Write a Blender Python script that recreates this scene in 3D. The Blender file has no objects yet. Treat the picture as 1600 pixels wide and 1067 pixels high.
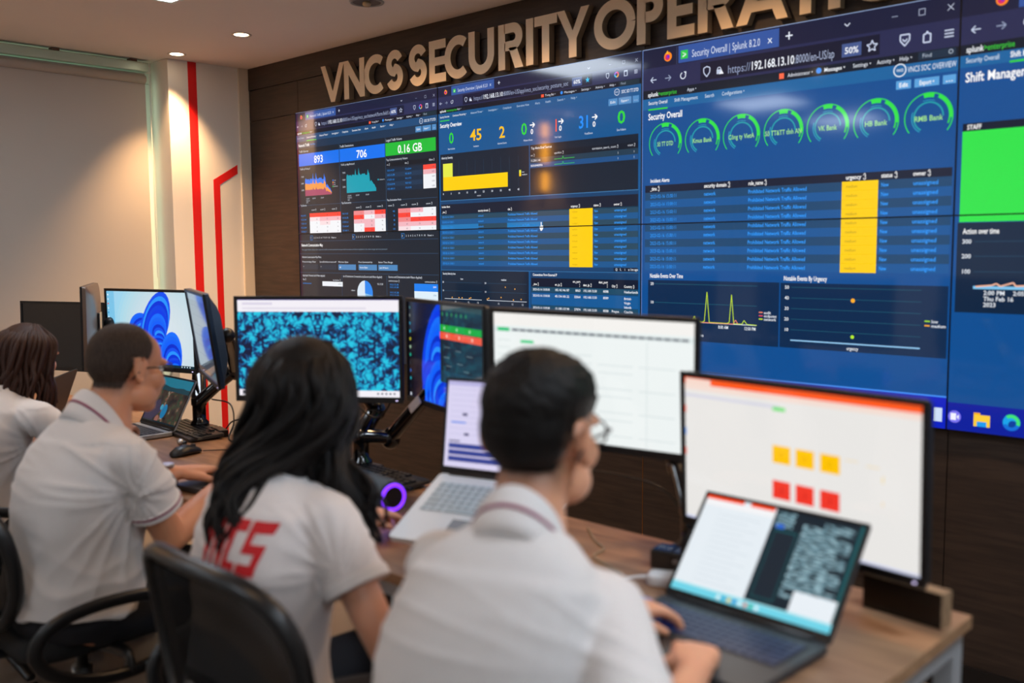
import bpy, bmesh, math, random
from mathutils import Vector, Matrix, noise
from math import sin, cos, pi, radians as rad

# ------------------------------------------------------------------ camera
scene = bpy.context.scene
COL = scene.collection
V3 = Vector
cam_d = bpy.data.cameras.new('camera')
cam = bpy.data.objects.new('camera', cam_d); COL.objects.link(cam)
cam_d.sensor_width = 36.0
cam_d.lens = 1508.56 * 36.0 / 1600.0
cam_d.clip_start = 0.05; cam_d.clip_end = 60
cF = V3((-0.6908, 0.7168, -0.0954)).normalized()
cR = V3((0.7200, 0.6939, -0.0073)); cR = (cR - cF * cR.dot(cF)).normalized()
cU = cR.cross(cF)
cam.matrix_world = Matrix(((cR.x, cU.x, -cF.x, 0.0), (cR.y, cU.y, -cF.y, -3.1774), (cR.z, cU.z, -cF.z, 1.45), (0, 0, 0, 1)))
cam_d.dof.use_dof = True
cam_d.dof.focus_distance = 4.7
cam_d.dof.aperture_fstop = 1.7
cam_d.dof.aperture_blades = 9
scene.camera = cam

# ------------------------------------------------------------------ colour handling, world
scene.view_settings.view_transform = 'Standard'
scene.view_settings.look = 'None'
scene.view_settings.exposure = 0.0
scene.view_settings.gamma = 1.0
scene.view_settings.use_curve_mapping = False
scene.cycles.use_denoising = True
scene.cycles.max_bounces = 6
scene.cycles.diffuse_bounces = 4
scene.cycles.sample_clamp_indirect = 4.0
world = bpy.data.worlds.new('room_air'); scene.world = world
world.use_nodes = True
world.node_tree.nodes['Background'].inputs[0].default_value = (0.75, 0.62, 0.52, 1)
world.node_tree.nodes['Background'].inputs[1].default_value = 0.15

ZC = 2.5425          # ceiling height
XL = -5.50           # window wall
XP = -5.295          # pillar face
DX0, DZT, CW, RH = -4.7645, 2.2292, 1.2135, 0.6843   # video wall: left edge, top, display pitch

# ------------------------------------------------------------------ lights of the room
PANELS = [(-3.79, -1.36), (-3.79, -3.5), (-1.6, -4.2), (0.1, -1.5), (0.9, -3.2), (-3.79, -4.9)]
PANEL_POWER = [15, 12, 11, 34, 20, 13]
SPOTS = [(-5.152, -0.503), (-4.471, -0.503), (-3.66, -0.45), (-2.84, -0.45), (-1.88, -0.45), (-1.0, -0.45)]
SPOT_POWER = 118.0
WARM = (1.0, 0.60, 0.30)

# ------------------------------------------------------------------ materials
def lin(c):
    if isinstance(c, str):
        c = tuple(int(c[i:i + 2], 16) / 255 for i in (0, 2, 4))
    return tuple((x / 12.92 if x <= 0.04045 else ((x + 0.055) / 1.055) ** 2.4) for x in c[:3])

_M = {}
def mat(name, col='808080', rough=0.5, metal=0.0, spec=0.5, coat=0.0, bump=0.0, bscale=60.0, vary=0.0, vscale=4.0,
        emit=None, estr=0.0, sheen=0.0, sss=0.0, alpha=1.0, trans=0.0, stretch=(1, 1, 1), aniso=0.0):
    if name in _M: return _M[name]
    m = bpy.data.materials.new(name); m.use_nodes = True
    nt = m.node_tree; b = nt.nodes['Principled BSDF']
    c = lin(col)
    b.inputs['Base Color'].default_value = (*c, 1)
    b.inputs['Roughness'].default_value = rough
    b.inputs['Metallic'].default_value = metal
    b.inputs['Specular IOR Level'].default_value = spec
    b.inputs['Coat Weight'].default_value = coat
    b.inputs['Sheen Weight'].default_value = sheen
    b.inputs['Subsurface Weight'].default_value = sss
    b.inputs['Subsurface Radius'].default_value = (0.012, 0.005, 0.003)
    b.inputs['Subsurface Scale'].default_value = 1.0
    b.inputs['Alpha'].default_value = alpha
    b.inputs['Transmission Weight'].default_value = trans
    b.inputs['Anisotropic'].default_value = aniso
    if emit is not None:
        b.inputs['Emission Color'].default_value = (*lin(emit), 1)
        b.inputs['Emission Strength'].default_value = estr
    if bump or vary:
        tc = nt.nodes.new('ShaderNodeTexCoord'); mp = nt.nodes.new('ShaderNodeMapping')
        nt.links.new(tc.outputs['Object'], mp.inputs[0]); mp.inputs['Scale'].default_value = stretch
    if bump:
        n = nt.nodes.new('ShaderNodeTexNoise'); n.inputs['Scale'].default_value = bscale; n.inputs['Detail'].default_value = 4
        bp = nt.nodes.new('ShaderNodeBump'); bp.inputs['Strength'].default_value = bump; bp.inputs['Distance'].default_value = 0.004
        nt.links.new(mp.outputs[0], n.inputs['Vector']); nt.links.new(n.outputs[0], bp.inputs['Height'])
        nt.links.new(bp.outputs[0], b.inputs['Normal'])
    if vary:
        n = nt.nodes.new('ShaderNodeTexNoise'); n.inputs['Scale'].default_value = vscale; n.inputs['Detail'].default_value = 5
        r = nt.nodes.new('ShaderNodeValToRGB')
        r.color_ramp.elements[0].position = 0.3; r.color_ramp.elements[1].position = 0.7
        r.color_ramp.elements[0].color = (*[x * (1 - vary) for x in c], 1)
        r.color_ramp.elements[1].color = (*[min(1, x * (1 + vary)) for x in c], 1)
        nt.links.new(mp.outputs[0], n.inputs['Vector']); nt.links.new(n.outputs[0], r.inputs[0])
        nt.links.new(r.outputs[0], b.inputs['Base Color'])
    _M[name] = m
    return m

def wood(name, base, dark, rough=0.45, axis=(0.7, 9, 9), bump=0.08, fine=1.0):
    if name in _M: return _M[name]
    m = bpy.data.materials.new(name); m.use_nodes = True
    nt = m.node_tree; b = nt.nodes['Principled BSDF']; b.inputs['Roughness'].default_value = rough
    tc = nt.nodes.new('ShaderNodeTexCoord'); mp = nt.nodes.new('ShaderNodeMapping'); mp.inputs['Scale'].default_value = axis
    nt.links.new(tc.outputs['Object'], mp.inputs[0])
    n = nt.nodes.new('ShaderNodeTexNoise'); n.inputs['Scale'].default_value = 4.0 * fine; n.inputs['Detail'].default_value = 7; n.inputs['Distortion'].default_value = 0.6
    r = nt.nodes.new('ShaderNodeValToRGB'); e = r.color_ramp.elements
    e[0].position = 0.32; e[0].color = (*lin(dark), 1); e[1].position = 0.66; e[1].color = (*lin(base), 1)
    nt.links.new(mp.outputs[0], n.inputs['Vector']); nt.links.new(n.outputs[0], r.inputs[0]); nt.links.new(r.outputs[0], b.inputs['Base Color'])
    bp = nt.nodes.new('ShaderNodeBump'); bp.inputs['Strength'].default_value = bump; bp.inputs['Distance'].default_value = 0.002
    nt.links.new(n.outputs[0], bp.inputs['Height']); nt.links.new(bp.outputs[0], b.inputs['Normal'])
    _M[name] = m
    return m

_S = {}
def screen_mat(hexc, strength=1.0):
    k = (hexc, strength)
    if k not in _S:
        m = bpy.data.materials.new('screen_light_' + hexc); m.use_nodes = True
        b = m.node_tree.nodes['Principled BSDF']
        b.inputs['Base Color'].default_value = (0.006, 0.006, 0.007, 1)
        b.inputs['Roughness'].default_value = 0.075
        b.inputs['Specular IOR Level'].default_value = 0.5
        b.inputs['Emission Color'].default_value = (*lin(hexc), 1)
        b.inputs['Emission Strength'].default_value = strength
        m.cycles.emission_sampling = 'NONE'
        _S[k] = m
    return _S[k]

# ------------------------------------------------------------------ mesh collector
def frame_from(d, up=V3((0, 0, 1))):
    d = d.normalized()
    if abs(d.dot(up)) > 0.98: up = V3((1, 0, 0)) if abs(d.x) < 0.9 else V3((0, 1, 0))
    s = d.cross(up).normalized(); u = s.cross(d).normalized()
    return s, u

def crv(pts, n=6):
    """Catmull-Rom through tuples of any length"""
    P = [tuple(p) for p in pts]
    if len(P) < 3:
        return [tuple(P[0][k] + (P[1][k] - P[0][k]) * i / n for k in range(len(P[0]))) for i in range(n + 1)]
    Q = [tuple(2 * a - b for a, b in zip(P[0], P[1]))] + P + [tuple(2 * a - b for a, b in zip(P[-1], P[-2]))]
    out = []
    for i in range(1, len(Q) - 2):
        for j in range(n):
            t = j / n
            out.append(tuple(0.5 * (2 * b + (c - a) * t + (2 * a - 5 * b + 4 * c - d) * t * t + (3 * b - a - 3 * c + d) * t ** 3)
                             for a, b, c, d in zip(Q[i - 1], Q[i], Q[i + 1], Q[i + 2])))
    out.append(P[-1])
    return out

class MB:
    def __init__(s): s.v = []; s.f = []; s.m = []
    def add(s, vs, fs, mi=0, M=None):
        o = len(s.v)
        s.v += [tuple(M @ V3(p)) if M is not None else tuple(p) for p in vs]
        s.f += [tuple(i + o for i in f) for f in fs]; s.m += [mi] * len(fs)
        return s
    def box(s, c, d, mi=0, M=None, taper=1.0):
        x, y, z = d[0] / 2, d[1] / 2, d[2] / 2
        vs = []
        for k, q in ((-z, 1.0), (z, taper)):
            vs += [(c[0] - x * q, c[1] - y * q, c[2] + k), (c[0] + x * q, c[1] - y * q, c[2] + k), (c[0] + x * q, c[1] + y * q, c[2] + k), (c[0] - x * q, c[1] + y * q, c[2] + k)]
        return s.add(vs, [(3, 2, 1, 0), (4, 5, 6, 7), (0, 1, 5, 4), (1, 2, 6, 5), (2, 3, 7, 6), (3, 0, 4, 7)], mi, M)
    def span(s, a, b, mi=0, M=None):
        return s.box([(p + q) / 2 for p, q in zip(a, b)], [abs(q - p) for p, q in zip(a, b)], mi, M)
    def ell(s, c, r, mi=0, M=None, nu=20, nv=12):
        vs = [(c[0], c[1], c[2] - r[2])]
        for j in range(1, nv):
            a = -pi / 2 + pi * j / nv
            for i in range(nu):
                t = 2 * pi * i / nu; vs.append((c[0] + r[0] * cos(a) * cos(t), c[1] + r[1] * cos(a) * sin(t), c[2] + r[2] * sin(a)))
        vs.append((c[0], c[1], c[2] + r[2])); fs = []
        for i in range(nu):
            k = (i + 1) % nu
            fs.append((0, 1 + k, 1 + i))
            for j in range(nv - 2):
                a = 1 + j * nu
                fs.append((a + i, a + k, a + nu + k, a + nu + i))
            fs.append((1 + (nv - 2) * nu + i, 1 + (nv - 2) * nu + k, len(vs) - 1))
        return s.add(vs, fs, mi, M)
    def rings(s, rings, mi=0, M=None, caps=True, closed=False):
        n = len(rings[0]); vs = [p for r in rings for p in r]; fs = []
        R = len(rings)
        for j in range(R if closed else R - 1):
            a, b = j * n, ((j + 1) % R) * n
            for i in range(n):
                k = (i + 1) % n; fs.append((a + i, a + k, b + k, b + i))
        if caps and not closed: fs.append(tuple(range(n - 1, -1, -1))); fs.append(tuple((R - 1) * n + i for i in range(n)))
        return s.add(vs, fs, mi, M)
    def tube(s, pts, r, mi=0, M=None, n=10, up=V3((0, 0, 1)), sq=2.0, cap='round', closed=False, smooth=0):
        """pts: (x,y,z[,ra[,rb]]); r default radius or (ra, rb) across side / up axes"""
        if smooth: pts = crv(pts, smooth)
        P = []
        for p in pts:
            q = V3(p[:3])
            if len(p) >= 5: ra, rb = p[3], p[4]
            elif len(p) == 4: ra = rb = p[3]
            elif isinstance(r, tuple): ra, rb = r
            else: ra = rb = r
            P.append((q, ra, rb))
        N = len(P); rg = []; ps = None
        for i, (q, ra, rb) in enumerate(P):
            if closed: d = P[(i + 1) % N][0] - P[i - 1][0]
            else: d = P[min(i + 1, N - 1)][0] - P[max(i - 1, 0)][0]
            if d.length < 1e-9: d = V3((0, 0, 1))
            d.normalize()
            if ps is None: sd, u = frame_from(d, up)
            else:
                sd = ps - d * ps.dot(d)
                sd = sd.normalized() if sd.length > 1e-6 else frame_from(d, up)[0]
                u = sd.cross(d)
            ps = sd
            def ring(c, k):
                o = []
                for j in range(n):
                    t = 2 * pi * j / n; a, b_ = cos(t), sin(t)
                    if sq != 2.0:
                        a = math.copysign(abs(a) ** (2 / sq), a); b_ = math.copysign(abs(b_) ** (2 / sq), b_)
                    o.append(tuple(c + sd * (a * ra * k) + u * (b_ * rb * k)))
                return o
            if cap == 'round' and not closed and i == 0:
                for a in (0.15, 0.55, 0.85): rg.append(ring(q - d * (min(ra, rb) * math.sqrt(1 - a * a)), a))
            rg.append(ring(q, 1))
            if cap == 'round' and not closed and i == N - 1:
                for a in (0.85, 0.55, 0.15): rg.append(ring(q + d * (min(ra, rb) * math.sqrt(1 - a * a)), a))
        rg = [list(reversed(x)) for x in rg]
        return s.rings(rg, mi, M, True, closed)
    def lathe(s, prof, mi=0, M=None, n=32, caps=True):
        return s.rings([[(r * cos(2 * pi * i / n), r * sin(2 * pi * i / n), z) for i in range(n)] for r, z in prof], mi, M, caps)
    def prism(s, poly, d0, d1, axis='y', mi=0, M=None):
        n = len(poly)
        def P(u, v, w): return {'y': (u, w, v), 'z': (u, v, w), 'x': (w, u, v)}[axis]
        vs = [P(u, v, d0) for u, v in poly] + [P(u, v, d1) for u, v in poly]
        fs = [tuple(range(n)), tuple(range(2 * n - 1, n - 1, -1))] + [(i, i + n, (i + 1) % n + n, (i + 1) % n) for i in range(n)]
        return s.add(vs, fs, mi, M)
    def build(s, name, mats, parent=None, smooth=False, bevel=0.0, seg=2, fix=True, auto=None, loc=None, rotz=None):
        me = bpy.data.meshes.new(name); me.from_pydata(s.v, [], s.f)
        if not isinstance(mats, (list, tuple)): mats = [mats]
        for m in mats: me.materials.append(m)
        if len(mats) > 1: me.polygons.foreach_set('material_index', s.m)
        if fix:
            bm = bmesh.new(); bm.from_mesh(me); bmesh.ops.recalc_face_normals(bm, faces=bm.faces); bm.to_mesh(me); bm.free()
        if smooth: me.polygons.foreach_set('use_smooth', [True] * len(me.polygons))
        me.update()
        o = bpy.data.objects.new(name, me); COL.objects.link(o)
        if parent is not None: o.parent = parent
        if loc is not None: o.location = loc
        if rotz is not None: o.rotation_euler = (0, 0, rotz)
        if bevel:
            b = o.modifiers.new('bevel', 'BEVEL'); b.width = bevel; b.segments = seg; b.limit_method = 'ANGLE'; b.angle_limit = rad(35)
            if smooth is False and seg > 1:
                me.polygons.foreach_set('use_smooth', [True] * len(me.polygons))
                b.harden_normals = True
        return o

def rrect(w, h, r, n=5, cx=0, cy=0):
    o = []
    for sx, sy, a0 in ((1, 1, 0), (-1, 1, 90), (-1, -1, 180), (1, -1, 270)):
        for i in range(n + 1):
            a = rad(a0 + 90 * i / n); o.append((cx + sx * (w / 2 - r) + r * cos(a), cy + sy * (h / 2 - r) + r * sin(a)))
    return o

def tag(o, label=None, cat=None, group=None, kind=None):
    if label: o['label'] = label
    if cat: o['category'] = cat
    if group: o['group'] = group
    if kind: o['kind'] = kind
    return o
def thing(name, label, cat, loc=(0, 0, 0), rotz=0.0, group=None):
    o = bpy.data.objects.new(name, None); COL.objects.link(o); o.empty_display_size = 0.05
    o.location = loc; o.rotation_euler = (0, 0, rotz)
    return tag(o, label, cat, group)
def copy_tree(o, parent=None):
    c = o.copy(); COL.objects.link(c); c.parent = parent
    for ch in list(o.children): copy_tree(ch, c)
    return c

# ------------------------------------------------------------------ lettering (built-in font), cached per glyph
_G = {}
def glyph(ch, bold):
    k = (ch, bold)
    if k in _G: return _G[k]
    def mesh_of(body):
        cu = bpy.data.curves.new('g', 'FONT'); cu.body = body; cu.size = 1.0; cu.resolution_u = 2
        if bold: cu.offset = 0.016
        o = bpy.data.objects.new('g', cu); me = bpy.data.meshes.new_from_object(o)
        bpy.data.objects.remove(o); 
        return me, cu
    if ch == ' ': _G[k] = ([], [], 0.3); return _G[k]
    me, cu = mesh_of(ch)
    vs = [tuple(v.co[:2]) for v in me.vertices]; fs = [tuple(p.vertices) for p in me.polygons]
    w1 = max([v[0] for v in vs] or [0])
    me2, cu2 = mesh_of(ch + 'I'); me3, cu3 = mesh_of('I')
    adv = max(v.co[0] for v in me2.vertices) - max(v.co[0] for v in me3.vertices)
    for m in (me, me2, me3): bpy.data.meshes.remove(m)
    for c in (cu, cu2, cu3): bpy.data.curves.remove(c)
    _G[k] = (vs, fs, adv)
    return _G[k]

class Canvas:
    """flat picture of a lit display: u to the right, v downwards (metres); layers rise a fraction of a millimetre"""
    def __init__(s, w, h, strength=1.0, eps=0.00025):
        s.w, s.h, s.st, s.eps = w, h, strength, eps
        s.polys = []; s.order = 0
    def poly(s, pts, col, layer=1): s.polys.append((pts, col, layer))
    def rect(s, u0, v0, u1, v1, col, layer=1): s.poly([(u0, v0), (u1, v0), (u1, v1), (u0, v1)], col, layer)
    def line(s, pts, w, col, layer=3):
        for (a, b), (c, d) in zip(pts, pts[1:]):
            L = math.hypot(c - a, d - b) or 1e-6; nx, ny = -(d - b) / L * w / 2, (c - a) / L * w / 2
            s.poly([(a + nx, b + ny), (c + nx, d + ny), (c - nx, d - ny), (a - nx, b - ny)], col, layer)
    def ring(s, cu, cv, r, w, a0, a1, col, layer=2, n=24):
        """clock angles in degrees, clockwise from straight up"""
        for i in range(n):
            t0, t1 = rad(a0 + (a1 - a0) * i / n), rad(a0 + (a1 - a0) * (i + 1) / n)
            P = lambda t, q: (cu + q * sin(t), cv - q * cos(t))
            s.poly([P(t0, r - w / 2), P(t1, r - w / 2), P(t1, r + w / 2), P(t0, r + w / 2)], col, layer)
    def disc(s, cu, cv, r, col, layer=2, n=16, ry=None):
        s.poly([(cu + r * cos(2 * pi * i / n), cv + (ry or r) * sin(2 * pi * i / n)) for i in range(n)], col, layer)
    def text(s, u, v, size, body, col, align='l', bold=False, width=None, layer=4):
        """v is the middle of the lower-case height; size is cap height"""
        k = size / 0.73
        adv = sum(glyph(c, bold)[2] for c in body)
        kx = k if width is None else width / max(adv, 1e-6)
        W = adv * kx
        x = u - (W if align == 'r' else W / 2 if align == 'c' else 0)
        for c in body:
            vs, fs, ad = glyph(c, bold)
            for f in fs: s.poly([(x + vs[i][0] * kx, v + size * 0.5 - vs[i][1] * k) for i in f], col, layer)
            x += ad * kx
    def mesh(s, name, parent, v0=None, v1=None, loc=(0, 0, 0), M=None, u0=None, u1=None):
        """keep what lies between the cuts; local origin at the top left of the cut; picture faces -y"""
        v0 = 0 if v0 is None else v0; v1 = s.h if v1 is None else v1
        u0 = 0 if u0 is None else u0; u1 = s.w if u1 is None else u1
        mats, idx, V, Fc, Mi = [], {}, [], [], []
        def clip(P, ax, lim, keep_more):
            out = []
            for i in range(len(P)):
                a, b = P[i - 1], P[i]
                ia = a[ax] >= lim if keep_more else a[ax] <= lim
                ib = b[ax] >= lim if keep_more else b[ax] <= lim
                if ia != ib:
                    t = (lim - a[ax]) / (b[ax] - a[ax]); out.append((a[0] + (b[0] - a[0]) * t, a[1] + (b[1] - a[1]) * t))
                if ib: out.append(b)
            return out
        for P, col, layer in s.polys:
            lo = min(p[1] for p in P); hi = max(p[1] for p in P); l_ = min(p[0] for p in P); r_ = max(p[0] for p in P)
            if hi <= v0 or lo >= v1 or r_ <= u0 or l_ >= u1: continue
            if lo < v0: P = clip(P, 1, v0, True)
            if hi > v1: P = clip(P, 1, v1, False)
            if l_ < u0: P = clip(P, 0, u0, True)
            if r_ > u1: P = clip(P, 0, u1, False)
            if len(P) < 3: continue
            if col not in idx: idx[col] = len(mats); mats.append(screen_mat(col, s.st))
            A = sum(P[i - 1][0] * P[i][1] - P[i][0] * P[i - 1][1] for i in range(len(P)))
            if abs(A) < 1e-10: continue
            if A < 0: P = P[::-1]
            P = P[::-1]
            o = len(V); V += [(p[0] - u0, -layer * s.eps, -(p[1] - v0)) for p in P]
            Fc.append(tuple(range(o, o + len(P)))); Mi.append(idx[col])
        me = bpy.data.meshes.new(name); me.from_pydata(V, [], Fc)
        for m in mats: me.materials.append(m)
        me.polygons.foreach_set('material_index', Mi); me.update()
        o = bpy.data.objects.new(name, me); COL.objects.link(o)
        o.parent = parent; o.location = loc
        return o
# ================================================================== THE SETTING
def struct(name, mb, m, **k):
    return tag(mb.build(name, m, **k), kind='structure')

M_ceil = mat('ceiling_paint', 'f0e4da', 0.9, bump=0.03, bscale=30, vary=0.02, vscale=1.2)
M_wall = mat('wall_paint', 'f8f2ea', 0.85, bump=0.04, bscale=40)
M_dark = wood('dark_wall_laminate', '3b2d24', '271c16', 0.5, (1.2, 1.2, 14), 0.05)
M_floor = mat('grey_floor_tile', '74675c', 0.4, bump=0.03, bscale=20, vary=0.12, vscale=3)
M_red = mat('red_wall_paint', 'e01512', 0.55)
M_white = mat('white_metal', 'dfe6e0', 0.4)
M_alum = mat('aluminium_rail', 'c9d6cd', 0.35, metal=0.6)
M_black = mat('black_plastic', '0d0d0f', 0.4)
M_gloss = mat('glossy_black_plastic', '08080a', 0.12, coat=0.5)
M_dgrey = mat('dark_grey_plastic', '232427', 0.5, bump=0.03, bscale=200)
M_steel = mat('brushed_steel', 'b8b9bb', 0.3, metal=1.0)
M_brass = mat('brass_strip', 'a5713c', 0.35, metal=0.9)

struct('floor', MB().span((XL - 0.25, -6.0, -0.06), (2.3, 0.15, 0)), M_floor)
struct('ceiling', MB().span((XL - 0.25, -6.0, ZC), (2.3, 0.15, ZC + 0.08)), M_ceil)
struct('wall_back', MB().span((XL - 0.25, -6.1, 0), (2.3, -6.0, ZC)), M_wall)
struct('wall_right', MB().span((2.3, -6.1, 0), (2.4, 0.15, ZC)), M_wall)
# window wall with its opening, seen beyond the drawn blind
w = MB(); w.span((XL - 0.25, -6.0, 0), (XL, -4.3, ZC)); w.span((XL - 0.25, -0.49, 0), (XL, 0.15, ZC))
w.span((XL - 0.25, -4.3, 0), (XL, -0.49, 0.3)); w.span((XL - 0.25, -4.3, 2.48), (XL, -0.49, ZC))
struct('wall_left', w, M_wall)
fr = MB()
for a, b in (((-4.3, 0.3), (-0.49, 0.36)), ((-4.3, 2.42), (-0.49, 2.48)), ((-4.3, 0.36), (-4.24, 2.42)), ((-0.565, 0.36), (-0.49, 2.42)), ((-2.45, 0.36), (-2.39, 2.42))):
    fr.span((XL - 0.10, a[0], a[1]), (XL - 0.005, b[0], b[1]))
win = struct('window_1', fr, mat('window_frame_paint', 'e2f2e8', 0.45), bevel=0.004)
tag(MB().span((XL - 0.06, -4.24, 0.36), (XL - 0.054, -0.565, 2.42)).build('glass_pane', mat('daylight_glow_glass', 'c8e0d8', 0.05, emit='c4e8d4', estr=1.6), win), kind='structure')  # pane itself glows, standing in for daylight outside
# pillar with the red stripes
struct('wall_left_pillar', MB().span((XL - 0.02, -0.488, 0), (XP, 0.13, ZC - 0.001)), mat('pillar_paint', 'ece3d6', 0.8, bump=0.04, bscale=40))
struct('trim_1', MB().span((XP, -0.366, 0), (XP + 0.0015, -0.313, ZC - 0.002)), M_red)
b = MB()
b.prism([(-0.228, 0.0), (-0.186, 0.0), (-0.186, 1.845), (-0.066, 1.915), (-0.066, 1.968), (-0.228, 1.872)], XP, XP + 0.0015, 'x')
struct('trim_2', b, M_red)
# cream edge strip of the dark wall
struct('trim_3', MB().span((XP, -0.045, 0), (XP + 0.014, 0.02, ZC - 0.002)), mat('cream_strip', 'd9c9b2', 0.6))

# dark laminate cladding around the video wall, in panels with fine joints
d = MB(); g = 0.0018; yf = 0.022
xr = DX0 + 4 * CW; zb = DZT - 2 * RH
def pan(x0, x1, z0, z1): d.span((x0 + g, yf, z0 + g), (x1 - g, yf + 0.03, z1 - g))
for k in range(3): pan(XP + 0.014 if k == 0 else 0, DX0, 0, 1) if False else None
pan(XP + 0.014, DX0, DZT, ZC - 0.13); pan(XP + 0.014, DX0, 1.1, DZT); pan(XP + 0.014, DX0, 0.0, 1.1)
xs = [DX0 + i * CW for i in range(5)] + [2.3]
for a, b_ in zip(xs, xs[1:]):
    pan(a, b_, 0.0, zb); pan(a, b_, DZT, ZC - 0.13)
pan(xr, 2.3, zb, DZT)
d.span((XP + 0.014, yf - 0.004, ZC - 0.13 + g), (2.3, yf + 0.03, ZC - 0.001))
d.span((XP + 0.014, 0.055, 0), (2.3, 0.06, zb)); d.span((XP + 0.014, 0.055, DZT), (2.3, 0.06, ZC - 0.01)); d.span((XP + 0.014, 0.055, zb), (DX0, 0.06, DZT)); d.span((xr, 0.055, zb), (2.3, 0.06, DZT))
struct('wall_front', d, M_dark)
struct('wall_front_core', MB().span((XP, 0.112, 0), (2.3, 0.15, ZC)), M_dark)
for k, x in enumerate((DX0 + 2 * CW,)):
    struct('trim_%d' % (4 + k), MB().span((x - 0.0016, yf - 0.001, 0.0), (x + 0.0016, yf + 0.006, zb - 0.002)), M_brass)
struct('baseboard_front', MB().span((XP + 0.02, 0.008, 0), (2.3, 0.0215, 0.09)), M_black)

# ------------------------------------------------------------------ roller blind
t = thing('roller_blind', 'beige roller blind drawn over the window beside the pillar', 'blind', (XL, -2.4, 0))
def W(x, y, z): return (x - XL, y + 2.4, z)
M_fab = mat('blind_fabric', 'c3b8ab', 0.85, bump=0.06, bscale=500)
MB().span(W(-5.462, -4.25, 0.32), W(-5.460, -0.545, 2.47)).build('blind_fabric', M_fab, t)
MB().tube([W(-5.452, -4.26, 2.435), W(-5.452, -0.55, 2.435)], 0.024, n=20, cap='flat').build('fabric_roll', M_fab, t, smooth=True)
MB().span(W(-5.478, -4.27, 2.475), W(-5.42, -0.54, 2.525)).build('head_rail', mat('pale_green_rail', 'c4dccb', 0.3, metal=0.2), t, bevel=0.004)
for y in (-1.05, -3.0, -0.62, -4.1):
    MB().span(W(-5.475, y - 0.02, 2.524), W(-5.43, y + 0.02, ZC - 0.0005)).build('bracket', mat('bracket_brown', '6a4a38', 0.5), t)
MB().tube([W(-5.425, -0.535, 2.50), W(-5.425, -0.535, 1.3)], 0.003, n=6).build('bead_chain', M_white, t)
MB().span(W(-5.47, -4.25, 0.305), W(-5.452, -0.545, 0.33)).build('bottom_bar', M_alum, t, bevel=0.003)

# ------------------------------------------------------------------ ceiling fittings
def downlight(x, y, label, on=True):
    t = thing('ceiling_downlight', label, 'ceiling light', (x, y, ZC), group='added downlights out of view' if on == 2 else None)
    MB().lathe([(0.034, 0.02), (0.036, -0.001), (0.05, -0.004), (0.052, -0.001), (0.052, 0.0015)], n=32, caps=False).build('trim_ring', mat('downlight_ring', 'c9bfb2', 0.4), t, smooth=True)
    em = mat('downlight_lamp', 'fff0d8', 0.4, emit='ffe9c8', estr=14.0) if on else mat('unlit_lamp', '4a3a30', 0.3)
    MB().lathe([(0.0005, -0.0015), (0.0345, -0.0015)], n=32, caps=False).build('lamp_face', em, t)
    return t
def spot(x, y, power, ang=74, blend=0.35, name='downlight_beam', col=WARM, tilt=None):
    L = bpy.data.lights.new(name, 'SPOT'); L.energy = power; L.color = col; L.spot_size = rad(ang); L.spot_blend = blend; L.shadow_soft_size = 0.03
    o = bpy.data.objects.new(name, L); COL.objects.link(o); o.location = (x, y, ZC - 0.012)
    if tilt: o.rotation_euler = tilt
    return o
dl_lab = ['small lit downlight in the ceiling close to the white pillar', 'small lit downlight in the ceiling in front of the first sign letters']
for i, (x, y) in enumerate(SPOTS):
    if i < 2: downlight(x, y, dl_lab[i])
    spot(x, y, SPOT_POWER if i < 2 else 46.0, (84, 96, 138, 138, 138, 138)[i], .8)
for i, (x, y) in enumerate(((-5.22, -2.92), (-2.9, -2.6), (-1.2, -2.9), (-4.4, -2.6))):  # unseen downlights, added to warm the ceiling and the blind
    downlight(x, y, 'added downlight out of view behind the desks', 2 if i else 2); spot(x, y, 110.0 if i == 0 else 14.0, 60 if i == 0 else 100)
t = thing('ceiling_sensor', 'round dark recessed fitting in the ceiling above the first sign word', 'ceiling fitting', (-3.506, -0.45, ZC))
MB().lathe([(0.062, 0.0015), (0.062, -0.004), (0.075, -0.005), (0.078, 0.0015)], n=40, caps=False).build('trim_ring', mat('sensor_ring', '9c9890', 0.4), t, smooth=True)
MB().lathe([(0.0005, -0.002), (0.062, -0.003)], n=40, caps=False).build('dark_face', mat('sensor_dark', '54483f', 0.4), t)
MB().lathe([(0.018, 0), (0.02, -0.012), (0.012, -0.02), (0.0005, -0.021)], n=24).build('lamp_bulb', mat('bulb_glass', 'cfae85', 0.2), t, smooth=True)
for i, (x, y) in enumerate(PANELS):
    t = thing('ceiling_panel_light', ['pale square light panel cut by the top edge of the view', 'square ceiling light panel behind the camera'][min(i, 1)], 'ceiling light', (x, y, ZC), group='ceiling light panels' if i else None)
    f = MB()
    for a, b_ in (((-0.3, -0.3), (0.3, -0.28)), ((-0.3, 0.28), (0.3, 0.3)), ((-0.3, -0.28), (-0.28, 0.28)), ((0.28, -0.28), (0.3, 0.28))): f.span((*a, -0.012), (*b_, 0.001))
    f.build('frame', mat('panel_frame', 'd8e6e0', 0.4), t)
    MB().span((-0.28, -0.28, -0.008), (0.28, 0.28, -0.002)).build('diffuser', mat('panel_diffuser_%d' % PANEL_POWER[i], 'e8f5ee', 0.5, emit='e4f1ff', estr=PANEL_POWER[i]), t)

t = thing('wall_lamp', 'amber wall lamp mirrored in the wall display with the large numbers', 'wall lamp', (-5.452, -2.86, 1.9))
MB().box((0.006, 0, .31), (.012, .075, .64)).build('back_plate', M_black, t, bevel=.002)
for z0, z1 in ((.03, .18), (.26, .43), (.47, .58)): MB().span((.012, -.024, z0), (.034, .024, z1)).build('glowing_tube', mat('amber_tube', 'ffb840', .4, emit='ffa820', estr=34.0), t, bevel=.004)

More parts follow.
